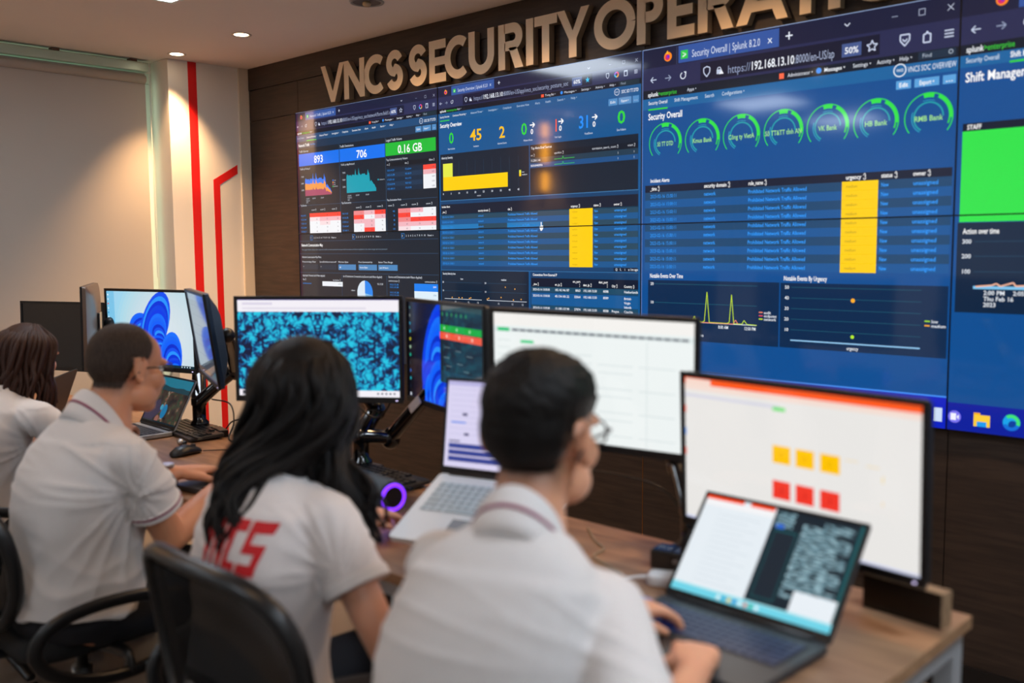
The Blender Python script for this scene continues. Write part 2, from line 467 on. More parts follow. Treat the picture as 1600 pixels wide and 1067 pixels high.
# ------------------------------------------------------------------ wall sign: one raised letter at a time
M_sign = mat('champagne_metal', 'e2c8a6', 0.42, metal=0.2, bump=0.03, bscale=300, stretch=(8, 8, 1))
M_ret = mat('champagne_return', '9c866c', 0.5, metal=0.4)
ZB, HH = 2.247, 0.198
def ext(mb, poly):
    # a flat shape (x, z) given depth: face 0, sides 1
    n = len(poly); A = sum(poly[i - 1][0] * poly[i][1] - poly[i][0] * poly[i - 1][1] for i in range(n))
    if A < 0: poly = poly[::-1]
    vs = [(x, -0.033, z) for x, z in poly] + [(x, 0.0, z) for x, z in poly]
    mb.add(vs, [tuple(range(n))], 0); o = len(mb.v)
    mb.add(vs, [(i, i + n, (i + 1) % n + n, (i + 1) % n) for i in range(n)] + [tuple(range(2 * n - 1, n - 1, -1))], 1)
def band(mb, pts, w_):
    # mitred band through the points, one connected outline
    n = len(pts); Lf, Rt = [], []
    for i in range(n):
        d0 = V3((pts[i][0] - pts[i - 1][0], pts[i][1] - pts[i - 1][1])).normalized() if i else None
        d1 = V3((pts[i + 1][0] - pts[i][0], pts[i + 1][1] - pts[i][1])).normalized() if i < n - 1 else None
        if d0 is None: d0 = d1
        if d1 is None: d1 = d0
        t_ = (d0 + d1).normalized(); nn = V3((-t_.y, t_.x)); k = w_ / 2 / max(0.35, nn.dot(V3((-d0.y, d0.x))))
        Lf.append((pts[i][0] + nn.x * k, pts[i][1] + nn.y * k)); Rt.append((pts[i][0] - nn.x * k, pts[i][1] - nn.y * k))
    for i in range(n - 1): pass
    vs = []; N = n
    for yy in (-0.033, 0.0): vs += [(x, yy, z) for x, z in Lf] + [(x, yy, z) for x, z in Rt]
    front = [(i, N + i, N + i + 1, i + 1) for i in range(N - 1)]
    back = [tuple(2 * N + q for q in reversed(f)) for f in front]
    side = [(i, i + 1, 2 * N + i + 1, 2 * N + i) for i in range(N - 1)] + [(N + i + 1, N + i, 3 * N + i, 3 * N + i + 1) for i in range(N - 1)]
    side += [(0, 2 * N, 3 * N, N), (N - 1, 2 * N - 1, 4 * N - 1, 3 * N - 1)]
    mb.add(vs, front, 0); mb.add(vs, back + side, 1)
def arc(cx, cz, rx, rz, a0, a1, n=20):
    return [(cx + rx * cos(rad(a0 + (a1 - a0) * i / n)), cz + rz * sin(rad(a0 + (a1 - a0) * i / n))) for i in range(n + 1)]
def letter(ch, x0, x1, label):
    mb = MB(); w_ = x1 - x0; s = 0.042; h = HH; e = s / 2
    if ch == 'V': ext(mb, [(0, h), (s, h), (w_ / 2, s * 1.35), (w_ - s, h), (w_, h), (w_ / 2 + s * .42, 0), (w_ / 2 - s * .42, 0)])
    elif ch == 'N': ext(mb, [(0, 0), (0, h), (s * .95, h), (w_ - s, s * 1.75), (w_ - s, h), (w_, h), (w_, 0), (w_ - s * .95, 0), (s, h - s * 1.75), (s, 0)])
    elif ch == 'C': band(mb, arc(w_ * .56, h / 2, w_ * .56 - e, h / 2 - e, 50, 310, 26), s)
    elif ch == 'O': band(mb, arc(w_ / 2, h / 2, w_ / 2 - e, h / 2 - e, 0, 360, 36), s)
    elif ch == 'S':
        r = h / 4 + 0.002; rx = w_ / 2 - e
        P = arc(w_ / 2, h - r - e * .62, rx, r - e * .38, 22, 262, 18) + arc(w_ / 2, r + e * .62, rx, r - e * .38, 78, -158, 18)
        band(mb, P, s)
    elif ch == 'E': ext(mb, [(0, 0), (w_, 0), (w_, s), (s, s), (s, h / 2 - e * .92), (w_ * .93, h / 2 - e * .92), (w_ * .93, h / 2 + e * .92), (s, h / 2 + e * .92), (s, h - s), (w_, h - s), (w_, h), (0, h)])
    elif ch == 'U': band(mb, [(e, h)] + arc(w_ / 2, w_ / 2 + 0.004, w_ / 2 - e, w_ / 2 - e + 0.004, 180, 360, 18) + [(w_ - e, h)], s)
    elif ch in 'RP':
        ext(mb, [(0, 0), (s, 0), (s, h), (0, h)])
        q = h * 0.30
        band(mb, [(s * .9, h - e)] + arc(w_ - q - 0.004, h - q, q - e, q - e, 90, -90, 14) + [(s * .9, h - 2 * q + e)], s)
        if ch == 'R': ext(mb, [(w_ * .42, h - 2 * q + s * .3), (w_ * .42 + s * 1.15, h - 2 * q + s * .3), (w_, 0), (w_ - s * 1.2, 0)])
    elif ch == 'I': ext(mb, [(0, 0), (w_, 0), (w_, h), (0, h)])
    elif ch == 'T': ext(mb, [(0, h), (0, h - s), (w_ / 2 - e, h - s), (w_ / 2 - e, 0), (w_ / 2 + e, 0), (w_ / 2 + e, h - s), (w_, h - s), (w_, h)])
    elif ch == 'Y': ext(mb, [(0, h), (s * 1.05, h), (w_ / 2, h * .55), (w_ - s * 1.05, h), (w_, h), (w_ / 2 + e, h * .38), (w_ / 2 + e, 0), (w_ / 2 - e, 0), (w_ / 2 - e, h * .38)])
    elif ch == 'A':
        ext(mb, [(0, 0), (s * 1.05, 0), (w_ * .30, h * .2), (w_ * .7, h * .2), (w_ - s * 1.05, 0), (w_, 0), (w_ / 2 + s * .45, h), (w_ / 2, h), (w_ / 2, h * .72), (w_ * .41, h * .38), (w_ / 2, h * .38), (w_ / 2, h * .38), (w_ * .59, h * .38), (w_ / 2, h * .72), (w_ / 2, h), (w_ / 2 - s * .45, h)])
    o = mb.build('sign_letter', [M_sign, M_ret], loc=(x0, yf - 0.006, ZB), fix=True)
    st = MB()
    for px, pz in ((0.3, 0.5), (0.7, 0.5)): pass
    return tag(o, label, 'sign letter')
SIGN = [('V', -4.480, -4.268, 'first letter V of the raised metallic wall sign'), ('N', -4.272, -4.095, 'raised metallic letter N after the opening V of the wall sign'),
        ('C', -4.10, -3.925, 'raised metallic letter C between N and S in the short first sign word'), ('S', -3.915, -3.785, 'raised metallic letter S ending the short first sign word'),
        ('S', -3.738, -3.605, 'raised metallic letter S starting the second sign word'), ('E', -3.588, -3.468, 'raised metallic letter E in the second sign word'),
        ('C', -3.478, -3.31, 'raised metallic letter C between E and U in the second sign word'), ('U', -3.312, -3.145, 'raised metallic letter U of the wall sign'),
        ('R', -3.118, -2.965, 'raised metallic letter R between U and I in the second sign word'), ('I', -2.948, -2.905, 'raised metallic letter I in the second sign word'),
        ('T', -2.898, -2.768, 'raised metallic letter T in the second sign word, brightly lit'), ('Y', -2.770, -2.592, 'raised metallic letter Y ending the second sign word'),
        ('O', -2.567, -2.357, 'large raised metallic letter O starting the third sign word'), ('P', -2.350, -2.222, 'raised metallic letter P of the third sign word'),
        ('E', -2.206, -2.083, 'raised metallic letter E in the third sign word'), ('R', -2.068, -1.915, 'raised metallic letter R between E and A in the third sign word'),
        ('A', -1.905, -1.700, 'brightly lit metallic letter A, its top beyond the view'), ('T', -1.700, -1.570, 'raised metallic letter T in the third sign word, mostly beyond the view'),
        ('I', -1.552, -1.509, 'raised metallic letter I in the third sign word, mostly beyond the view'), ('O', -1.49, -1.28, 'raised metallic letter O after the I at the cut end of the sign')]
for ch, a, b_, lab in SIGN: letter(ch, a, b_, lab)
# ================================================================== THE VIDEO WALL
WHT, NAVY, PANEL = 'dfe8f2', '1a2140', '101c2b'
def cu(u): return u * CW
def cv(v): return v * RH
def screen_canvas(): return Canvas(CW, 2 * RH, 1.0)
def R(c, u0, v0, u1, v1, col, layer=1): c.rect(cu(u0), cv(v0), cu(u1), cv(v1), col, layer)
def T(c, u, v, s, body, col=WHT, al='l', bold=False, width=None): c.text(cu(u), cv(v), cv(s), body, col, al, bold, None if width is None else cu(width))
def browser(c, tab, url, zoom, big, top_h, body='14508a', full=False):
    """window frame of a web browser; big: scale of the lettering"""
    s = big
    R(c, 0, 0, 1, 2, '0f2a50' if not full else body, 0)
    R(c, 0, 0, 1, 0.006, '8aa0c8', 2)
    return c
def icons(c, y, us, k):
    # back, forward, reload
    b, f, r = us
    for x, sg in ((b, -1), (f, 1)):
        col = 'c3cde4' if x == b else '8d98b4'
        X, Y, q = cu(x), cv(y), k
        c.line([(X - q, Y), (X + q, Y)], q * .28, col); c.line([(X + sg * q * .15, Y - q * .8), (X + sg * q, Y), (X + sg * q * .15, Y + q * .8)], q * .28, col)
    c.ring(cu(r), cv(y), k * .85, k * .28, 60, 340, 'dfe6f4', 3)
    c.poly([(cu(r) + k * .2, cv(y) - k * 1.1), (cu(r) + k * 1.05, cv(y) - k * 1.1), (cu(r) + k * 1.05, cv(y) - k * .2)], 'dfe6f4', 3)
def shield(c, x, y, k):
    X, Y = cu(x), cv(y); P = [(-.8, -.8), (0, -1.1), (.8, -.8), (.75, .2), (0, 1.1), (-.75, .2), (-.8, -.8)]
    c.line([(X + a * k, Y + b * k) for a, b in P], k * .25, 'c3cde4')
def lock(c, x, y, k):
    X, Y = cu(x), cv(y); c.rect(X - .7 * k, Y - .1 * k, X + .7 * k, Y + k, 'c3cde4', 3); c.ring(X, Y - .1 * k, .5 * k, .22 * k, -90, 90, 'c3cde4', 3)
    c.poly([(X, Y + 1.1 * k), (X + 1.3 * k, Y + 1.1 * k), (X + .65 * k, Y)], 'f0f3fa', 4)
def star(c, x, y, k, col, solid):
    P = [(cu(x) + k * (1 if i % 2 == 0 else .45) * sin(pi * i / 5), cv(y) - k * (1 if i % 2 == 0 else .45) * cos(pi * i / 5)) for i in range(10)]
    if solid:
        for i in range(0, 10): c.poly([(cu(x), cv(y)), P[i], P[(i + 1) % 10]], col, 3)
    else: c.line(P + [P[0]], k * .2, col)
def flame(c, x, y, k):
    c.disc(cu(x), cv(y), k, 'ff8a1c', 2); c.disc(cu(x) - k * .1, cv(y) + k * .1, k * .62, 'd8206a', 3); c.disc(cu(x) + k * .1, cv(y), k * .32, '6a35c8', 4)
    c.poly([(cu(x) - k * .6, cv(y) - k * .6), (cu(x) - k * .1, cv(y) - k * 1.35), (cu(x) + k * .2, cv(y) - k * .6)], 'ffb62e', 3)
def window_marks(c, y, us, k):
    ch, mi, ma, cl = us
    X = cu(ch); Y = cv(y)
    c.line([(X - k, Y - k * .5), (X, Y + k * .5), (X + k, Y - k * .5)], k * .35, 'd6ddee')
    X = cu(mi); c.line([(X - k, Y), (X + k, Y)], k * .22, '9fa9c2')
    X = cu(ma); c.line([(X - k, Y - k), (X + k, Y - k), (X + k, Y + k), (X - k, Y + k), (X - k, Y - k)], k * .22, 'aab3cb')
    X = cu(cl); c.line([(X - k, Y - k), (X + k, Y + k)], k * .22, 'c2cade'); c.line([(X - k, Y + k), (X + k, Y - k)], k * .22, 'c2cade')
def burger(c, x, y, k):
    for q in (-.7, 0, .7): c.line([(cu(x) - k, cv(y) + q * k), (cu(x) + k, cv(y) + q * k)], k * .3, 'c3cde4')
def product(c, x, y, s, w):
    T(c, x, y, s, 'splunk', 'f2f5fa', bold=True, width=w * .36); T(c, x + w * .36, y, s, '>enterprise', '3fd23c', width=w * .64)
def tabicon(c, x, y, k):
    c.rect(cu(x) - k, cv(y) - k, cu(x) + k, cv(y) + k, '2fc84a', 3); c.line([(cu(x) - k * .5, cv(y) - k * .5), (cu(x) + k * .5, cv(y)), (cu(x) - k * .5, cv(y) + k * .5)], k * .35, 'f2f5fa')

def small_browser(c, tab, url, urlw, zm, starcol, blue, y0=0.0):
    """the two browser windows on the left, scaled down"""
    R(c, 0.0, 0.006, 1, 0.074, '1b1f3d'); R(c, 0.08, 0.012, 0.317, 0.073, '3558a0', 2); flame(c, 0.047, 0.045, 0.0105)
    tabicon(c, 0.098, 0.045, 0.0085); T(c, 0.117, 0.045, 0.024, tab, 'd5def2', width=0.165); T(c, 0.298, 0.042, 0.024, 'x', 'd5def2', 'c')
    T(c, 0.343, 0.042, 0.034, '+', 'dfe6f4', 'c')
    R(c, 0.0, 0.074, 1, 0.155, '2a2f57'); icons(c, 0.118, (0.018, 0.05, 0.083), 0.008)
    R(c, 0.145, 0.083, 0.79, 0.150, '161a36', 2); shield(c, 0.163, 0.118, 0.010); lock(c, 0.187, 0.118, 0.009)
    T(c, 0.206, 0.118, 0.030, 'https://', '8f9bbb', width=0.052); T(c, 0.258, 0.118, 0.030, '192.168.13.10', 'e9eef8', bold=True, width=0.105); T(c, 0.363, 0.118, 0.030, url, '9fabc8', width=urlw)
    R(c, 0.70, 0.092, 0.745, 0.144, '46598e', 3); T(c, 0.7225, 0.118, 0.024, zm, 'f0f3fa', 'c', True); star(c, 0.77, 0.118, 0.012, starcol[0], starcol[1])
    window_marks(c, 0.050, (0.775, 0.868, 0.925, 0.977), 0.006)
    c.line([(cu(.857) - .007, cv(.1)), (cu(.857) + .007, cv(.1)), (cu(.857) + .007, cv(.118)), (cu(.857), cv(.13)), (cu(.857) - .007, cv(.118)), (cu(.857) - .007, cv(.1))], .0025, 'c3cde4')
    for i, col in enumerate(('ff3b6b', 'ffb02e', '36c7f4', '9a5cf0')): c.ring(cu(.895), cv(.115), .009, .005, i * 90, i * 90 + 90, col, 3, 6)
    R(c, .926, .098, .941, .132, 'c3cde4', 3); R(c, .929, .106, .938, .128, '2a2f57', 4); burger(c, .975, .115, .008)
    R(c, 0, 0.155, 1, 0.188, '101526'); product(c, 0.012, 0.172, 0.017, 0.10); T(c, 0.112, 0.171, 0.014, 'Apps \u25be', 'c8d0e0', width=0.024)
    R(c, .555, .163, .568, .181, 'ff5a3c', 3); T(c, .574, .171, .014, 'Trung Bui \u25be', 'dfe6f4', width=.05); c.disc(cu(.652), cv(.171), .007, '2f8df0', 3)
    T(c, .664, .171, .014, 'Messages \u25be', 'dfe6f4', width=.056); T(c, .742, .171, .014, 'Settings \u25be', 'dfe6f4', width=.042); T(c, .805, .171, .014, 'Activity \u25be', 'dfe6f4', width=.04); T(c, .866, .171, .014, 'Help \u25be', 'dfe6f4', width=.026)
    R(c, .905, .158, .99, .185, '1b2f3c', 2); T(c, .913, .171, .014, 'Find', 'a8b4c4', width=.02)
    R(c, 0, .188, 1, .242, '17578f' if blue else '1a4a78')
    for i, (x, s, w_) in enumerate(((.012, 'Security Overview', .055), (.086, 'Continuous Monitoring \u25be', .078), (.188, 'Advanced Threat \u25be', .068), (.285, 'Investigation \u25be', .052), (.362, 'Compliance', .045), (.434, 'Executive View', .062), (.525, 'Alerts', .024), (.575, 'Health', .026), (.632, 'Search \u25be', .036), (.695, 'Help \u25be', .028))):
        T(c, x, .212, .015, s, 'ffffff' if (i == 0) == blue or i == 1 else 'bcd0e6', width=w_)
    if blue: R(c, .012, .236, .067, .243, '33cc44', 3)
    else: R(c, .086, .236, .164, .243, '33cc44', 3)
    c.ring(cu(.897), cv(.217), .0125, .0022, 0, 360, 'dfe6f4', 3); T(c, .897, .217, .010, 'VNCS', 'dfe6f4', 'c', width=.013); T(c, .916, .218, .020, 'SOC SO TT DTD', 'e6ecf6', bold=True, width=.07)
    for a, b_, s in ((.861, .899, 'Edit'), (.904, .957, 'Export \u25be'), (.963, .988, '...')):
        R(c, a, .252, b_, .292, '4f8cc4', 3); T(c, (a + b_) / 2, .272, .015, s, 'ffffff', 'c', width=(b_ - a) * .6)

ips = ['10.0.14.21', '10.2.15.38', '17.250.1.61', '172.16.30.44', '192.168.1.9', '10.2.17.5']
# ---------------- first column: network traffic
c0 = screen_canvas(); c = c0
R(c, 0, 0, 1, 2, '15202e', 0); R(c, 0, 0, 1, .005, '8ea2cc', 3)
small_browser(c, 'Network Traffic | Splunk 8.2.0', ':8000/en-US/app/vncs_soc/network?form.field1.e', .34, '60%', ('c3cde4', False), False)
R(c, 0, .242, 1, .30, '173350'); T(c, .019, .272, .026, 'Network Traffic', 'ffffff', bold=True, width=.09); T(c, .115, .272, .016, 'Hide Filters', '3f9bf0', width=.04)
for u, s in ((.022, 'Traffic Sources'), (.342, 'Traffic Destinations'), (.668, 'Logged Traffic Volume')): T(c, u, .322, .018, s, 'dfe6f0', width=.012 * len(s) * .42)
R(c, .018, .343, .334, .443, '0a73f0', 2); R(c, .338, .343, .660, .443, '0a73f0', 2); R(c, .664, .343, .984, .438, '1fba38', 2)
T(c, .177, .396, .062, '893', 'ffffff', 'c', True, .072); T(c, .499, .396, .062, '706', 'ffffff', 'c', True, .075); T(c, .823, .396, .062, '0.16 GB', 'ffffff', 'c', True, .155)
for u in (.336, .662): R(c, u, .30, u + .0025, 1.02, '2c4a6a', 2)
T(c, .025, .466, .016, 'Traffic by Protocol', 'dfe6f0', width=.082); T(c, .347, .466, .016, 'Traffic by App/Protocol', 'dfe6f0', width=.10); T(c, .668, .467, .016, 'Top Communication by Volume', 'dfe6f0', width=.14)
rnd = random.Random(4)
n = 46; base = [0.52 + .03 * rnd.random() for i in range(n)]
for i in range(n):
    t_ = i / (n - 1)
    v_ = .545 + .02 * rnd.random() - (.045 if i in (14, 19, 33) else 0) + (.05 if t_ > .78 else 0) + (.06 * max(0, (t_ - .86) * 8))
    base[i] = v_
for i in range(n - 1):
    x0_, x1_ = .064 + .208 * i / (n - 1), .064 + .208 * (i + 1) / (n - 1)
    a_, b_ = base[i], base[i + 1]; bot = .69
    q = lambda z_, k: bot - (bot - z_) * k
    for k0, k1, col in ((1, .72, '1478f0'), (.72, .36, 'f29a4c'), (.36, 0, 'a8486a')):
        c.poly([(cu(x0_), cv(q(a_, k0))), (cu(x1_), cv(q(b_, k0))), (cu(x1_), cv(q(b_, k1))), (cu(x0_), cv(q(a_, k1)))], col, 2)
    x0_, x1_ = .386 + .21 * i / (n - 1), .386 + .21 * (i + 1) / (n - 1)
    c.poly([(cu(x0_), cv(a_)), (cu(x1_), cv(b_)), (cu(x1_), cv(bot)), (cu(x0_), cv(bot))], '12a0b4', 2)
for k, s in enumerate(('7500', '5000', '2500')):
    T(c, .055, .53 + .055 * k, .013, s, 'c8d2de', 'r', width=.022); T(c, .378, .53 + .055 * k, .013, s, 'c8d2de', 'r', width=.022)
for k in range(4): R(c, .281, .575 + .016 * k, .288, .586 + .016 * k, ('1478f0', 'f29a4c', 'a8486a', '42c46a')[k], 3); T(c, .291, .58 + .016 * k, .010, ('icmp', 'tcp', 'udp', 'unknown')[k], 'c8d2de')
R(c, .607, .600, .616, .612, '12a0b4', 3); T(c, .62, .606, .011, 'unknown', 'c8d2de', width=.034)
for u in (.07, .12, .185, .392, .45, .52): T(c, u, .712, .012, '12:00 AM', 'c8d2de', width=.026)
for u in (.07, .392): T(c, u, .728, .012, 'Wed Feb 15', 'c8d2de', width=.03); T(c, u, .744, .012, '2023', 'c8d2de', width=.015)
R(c, .664, .486, .984, .516, '0c1420', 2); T(c, .672, .502, .014, 'src \u2195', 'dfe6f0', width=.02); T(c, .79, .502, .014, 'dest \u2195', 'dfe6f0', width=.024); T(c, .976, .497, .014, 'GBytes \u2195', 'dfe6f0', 'r', width=.035)
for k in range(5):
    v_ = .529 + .034 * k; R(c, .664, v_, .90, v_ + .034, '1a3450' if k % 2 else '13283f', 2)
    T(c, .672, v_ + .017, .013, ips[k], '2f93f0', width=.05); T(c, .79, v_ + .017, .013, ips[(k + 3) % 6], '2f93f0', width=.04)
    R(c, .905, v_, .983, v_ + .034, ('ff4a3a', 'f0b4bc', 'f2f4f8', 'f2f4f8', 'f2f4f8')[k], 2); T(c, .975, v_ + .017, .012, ('0.08', '0.01', '0.00', '0.00', '0.00')[k], '4a5568', 'r')
for u, s in ((.022, 'Top Sources'), (.345, 'Top Destinations'), (.668, 'Top Destination Ports')): T(c, u, .765, .016, s, 'dfe6f0', width=.0045 * len(s))
def heat(u0, u1, cols, rows, seed):
    ww = (u1 - u0) / cols; hh = (.9975 - .833) / rows.count('\n') if False else (.998 - .833) / len(rows)
    for r, row in enumerate(rows):
        for q, ch in enumerate(row):
            R(c, u0 + q * ww, .833 + r * hh, u0 + (q + 1) * ww, .833 + (r + 1) * hh, {'r': 'fb4438', 'p': 'f4b9c2', 'l': 'f8dfe3', 'w': 'f3f5f9', 'm': 'f08a8c'}[ch], 2)
            T(c, u0 + (q + .72) * ww, .833 + (r + .5) * hh, .012, str(1 + (seed * (r * 7 + q * 3)) % 97), '5b4a58', 'c')
heat(.094, .337, 3, ['rrr', 'lpp', 'wlw', 'www', 'www'], 5)
heat(.433, .656, 3, ['mpr', 'rwp', 'ppw', 'wpw', 'wrw'], 7)
heat(.741, .98, 3, ['mpw', 'rww', 'mrr', 'ppp', 'lww'], 3)
for k in range(5):
    v_ = .85 + .033 * k
    for u in (.022, .348): T(c, u, v_, .013, ips[k], '2f93f0', width=.045)
    T(c, .72, v_, .013, str((443, 53, 80, 22, 123)[k]), '2f93f0', 'r')
for u in (.11, .18, .27, .45, .52, .60, .675, .76, .83, .92): T(c, u, .806, .013, 'count \u2195', 'dfe6f0', width=.04)
for u0 in (.095, .42, .76):
    c.line([(cu(u0), cv(1.018)), (cu(u0 + .018), cv(1.018)), (cu(u0 + .018), cv(1.052)), (cu(u0), cv(1.052)), (cu(u0), cv(1.018))], .0016, '2f93f0')
    T(c, u0 + .003, 1.035, .015, '1', 'ffffff', bold=True); T(c, u0 + .028, 1.035, .014, '2  3  4  5  6  7  8  9  10   Next \u00bb', 'e2e8f2', width=.175)
for v_ in (.775 - .01, 1.06, 1.165, 1.32): R(c, .005, v_, .99, v_ + .0035, '2c4a6a', 2)
T(c, .021, 1.094, .024, 'Network Communication Map', 'ffffff', bold=True, width=.172); T(c, .024, 1.132, .012, 'The graph below shows the network traffic of the monitored assets with the selected filters applied to the time range and the protocol', '7f94aa', width=.64)
T(c, .024, 1.193, .017, 'Network Communication Map Filters', 'dfe6f0', width=.155)
for u, s, f in ((.024, 'Protocol App Filter', 0), (.165, 'Source/Dest filters to match on IP', 0), (.31, 'Minimum Bytes', 1), (.46, 'Port Connected by', 1), (.60, 'Select Time Range', 1)):
    T(c, u, 1.232, .014, s, 'dfe6f0', width=min(.13, .0058 * len(s)))
    R(c, u, 1.252, u + .13, 1.296, '4a86bd' if f else '1b2d40', 2); T(c, u + .008, 1.274, .014, ('*', '*', 'All', 'Source Bytes', 'Last 24 hours')[(.024, .165, .31, .46, .60).index(u)], 'ffffff')
R(c, .333, 1.335, .3355, 2, '2c4a6a', 2); R(c, .655, 1.335, .6575, 2, '2c4a6a', 2)
T(c, .024, 1.345, .017, 'Application Protocols (with Filters Applied)', 'dfe6f0', width=.18); T(c, .345, 1.345, .017, '# of Destinations Connected to by Source (with Filters Applied)', 'dfe6f0', width=.28); T(c, .668, 1.342, .017, 'Source and Destination (with Filters Applied)', 'dfe6f0', width=.22)
T(c, .024, 1.378, .013, 'App \u2195', 'dfe6f0'); T(c, .325, 1.378, .013, 'connections \u2195', 'dfe6f0', 'r'); R(c, .182, 1.392, .339, 1.43, 'eef2f8', 2); T(c, .33, 1.411, .013, '65302', '8a94a4', 'r'); T(c, .024, 1.411, .013, 'unknown', '2f93f0', width=.07)
T(c, .668, 1.372, .013, 'communication \u2195', 'dfe6f0'); T(c, .982, 1.372, .013, 'communications \u2195', 'dfe6f0', 'r')
R(c, .837, 1.388, .985, 1.444, '1480f0', 2); R(c, .837, 1.444, .985, 1.50, 'dff0fb', 2); R(c, .837, 1.50, .985, 1.60, 'dff0fb', 2); T(c, .975, 1.41, .013, '2849', 'ffffff', 'r'); T(c, .975, 1.47, .013, '1304', '5a8ab0', 'r')
for v_ in (1.40, 1.42, 1.46, 1.48): T(c, .675, v_, .013, '10.2.15.38', '2f93f0', width=.06)
for k in range(18):
    a0 = 2 * pi * k / 18; a1 = 2 * pi * (k + 1) / 18
    P = lambda a: (cu(.502) + .068 * sin(a), cv(1.475) - .068 * cos(a))
    c.poly([(cu(.502), cv(1.475)), P(a0), P(a1)], '1d86ef' if k < 5 else '7fc0ef' if k < 8 else 'dbe9f6', 2)
T(c, .59, 1.40, .014, '10.2.15.38', 'dfe6f0', width=.04); T(c, .43, 1.455, .014, 'others', 'dfe6f0', 'r'); T(c, .59, 1.50, .014, '17.250.1.61', 'dfe6f0', width=.045)

# ---------------- second column: security overview
c1 = screen_canvas(); c = c1
R(c, 0, 0, 1, 2, '0e5590', 0); R(c, 0, 0, 1, .005, '8ea2cc', 3)
small_browser(c, 'Security Overview | Splunk 8.2.0', ':8000/en-US/app/vncs_soc/security_posture_soc', .32, '60%', ('22c0f4', True), True)
T(c, .012, .272, .030, 'Security Overview', 'ffffff', bold=True, width=.125)
T(c, .077, .362, .078, '0', '2fd63c', 'c', True, .028); T(c, .217, .360, .078, '45', 'ffc41c', 'c', True, .066); T(c, .357, .364, .078, '2', 'ffc41c', 'c', True, .032)
T(c, .470, .362, .078, '0', '2fd63c', 'c', True, .03); T(c, .626, .364, .078, '1', 'ff5a36', 'c', True, .020); T(c, .755, .364, .078, '31', '2090ff', 'c', True, .052); T(c, .916, .363, .078, '0', '2fd63c', 'c', True, .034)
for u in (.511, .648, .801):
    X, Y, k = cu(u), cv(.345), .014
    c.line([(X - k, Y), (X + k, Y)], .005, 'ffffff'); c.line([(X + k * .1, Y - k * .75), (X + k, Y), (X + k * .1, Y + k * .75)], .005, 'ffffff'); T(c, u - .002, .386, .034, '0', 'ffffff', 'c', True, .013)
for u, s in ((.077, 'New Incidents'), (.217, 'Incidents'), (.357, 'Abnormal Source'), (.49, 'Malware Events'), (.635, 'User Login'), (.775, 'Host/Device'), (.916, 'Site Failure')): T(c, u, .438, .013, s, 'dfe9f4', 'c', width=.0032 * len(s))
R(c, .010, .472, .494, .795, '122133', 2); R(c, .498, .472, .986, .795, '122133', 2); T(c, .018, .497, .016, 'Alerts by Severity', 'dfe6f0', bold=True, width=.065)
for k in range(10): R(c, .026 + k * .046, .53, .0268 + k * .046, .73, '244a66', 3); T(c, .026 + k * .046, .748, .013, str(k * 5), 'dfe6f0', 'c', True)
T(c, .23, .772, .012, 'count', 'dfe6f0', 'c'); T(c, .02, .60, .012, '', 'dfe6f0')
R(c, .026, .538, .082, .632, 'e6ec4a', 4); R(c, .026, .632, .385, .727, 'ffd000', 4); R(c, .444, .625, .454, .645, 'e6ec4a', 4); R(c, .444, .645, .454, .665, 'ffd000', 4); T(c, .458, .638, .011, 'low', 'dfe6f0'); T(c, .458, .655, .011, 'medium', 'dfe6f0', width=.026)
T(c, .505, .493, .016, 'Top Alerts Email Sources', 'dfe6f0', bold=True, width=.10); R(c, .498, .517, .986, .555, '0e1a2a', 3)
T(c, .503, .538, .014, 'src \u2195', 'dfe6f0', width=.02); T(c, .617, .536, .014, 'sparkline \u2195', 'dfe6f0', width=.045); T(c, .905, .533, .014, 'correlation_search_count \u2195', 'dfe6f0', 'r', width=.115); T(c, .975, .533, .014, 'count \u2195', 'dfe6f0', 'r', width=.032)
R(c, .498, .555, .986, .589, '1f3b50', 3); R(c, .498, .589, .986, .62, '174f88', 3)
for k in (0, 1):
    T(c, .503, .572 + .032 * k, .014, ('11.230.1.141', 'fb00:00400f00s')[k], 'e6ecf4', bold=True, width=(.048, .058)[k]); c.line([(cu(.617), cv(.575 + .033 * k)), (cu(.655), cv(.575 + .033 * k)), (cu(.658), cv(.56 + .033 * k)), (cu(.661), cv(.575 + .033 * k)), (cu(.711), cv(.575 + .033 * k))], .0018, '3fd84a', 5)
    for u in (.905, .972): T(c, u, .572 + .032 * k, .014, '1', 'e6ecf4', 'r')
R(c, .008, .795, .988, 1.285, '0d3f6c', 2); R(c, .008, .795, .988, .799, '3f7fb5', 3)
R(c, .010, .822, .987, .897, '0f1a30', 3); T(c, .016, .838, .015, 'Incident Alerts', 'ffffff', bold=True, width=.048)
hd = ((.017, '_time \u2195', .026), (.224, 'security domain \u2195', .066), (.384, 'title \u2195', .022), (.694, 'urgency \u2195', .043), (.797, 'status \u2195', .033), (.885, 'owner \u2195', .035))
for u, s, w_ in hd: T(c, u, .875, .015, s, 'ffffff', bold=True, width=w_)
for k in range(10):
    v_ = .892 + .0363 * k; R(c, .010, v_, .987, v_ + .0363, ('24475e', '15568f')[k % 2], 3)
    if k == 2: R(c, .010, v_, .225, v_ + .0363, '1c78b8', 4); R(c, .38, v_, .56, v_ + .0363, '1c78b8', 4)
    m = v_ + .018
    T(c, .017, m, .0155, '2023-02-16 15:00:11', '2f9cff', width=.07); T(c, .224, m, .0155, 'network', '2f9cff', width=.03); T(c, .384, m, .0155, 'Prohibited Network Traffic Allowed', '2f9cff', bold=True, width=.15)
    T(c, .80, m, .0155, 'New', '2f9cff', bold=True, width=.016); T(c, .887, m, .0155, 'unassigned', '2f9cff', bold=True, width=.052); R(c, .687, v_, .793, v_ + .0364, 'ffcf00', 4); T(c, .70, m, .013, 'medium', 'b08a20', width=.024, )
R(c, .885, 1.256, .985, 1.278, '0f1a30', 3)
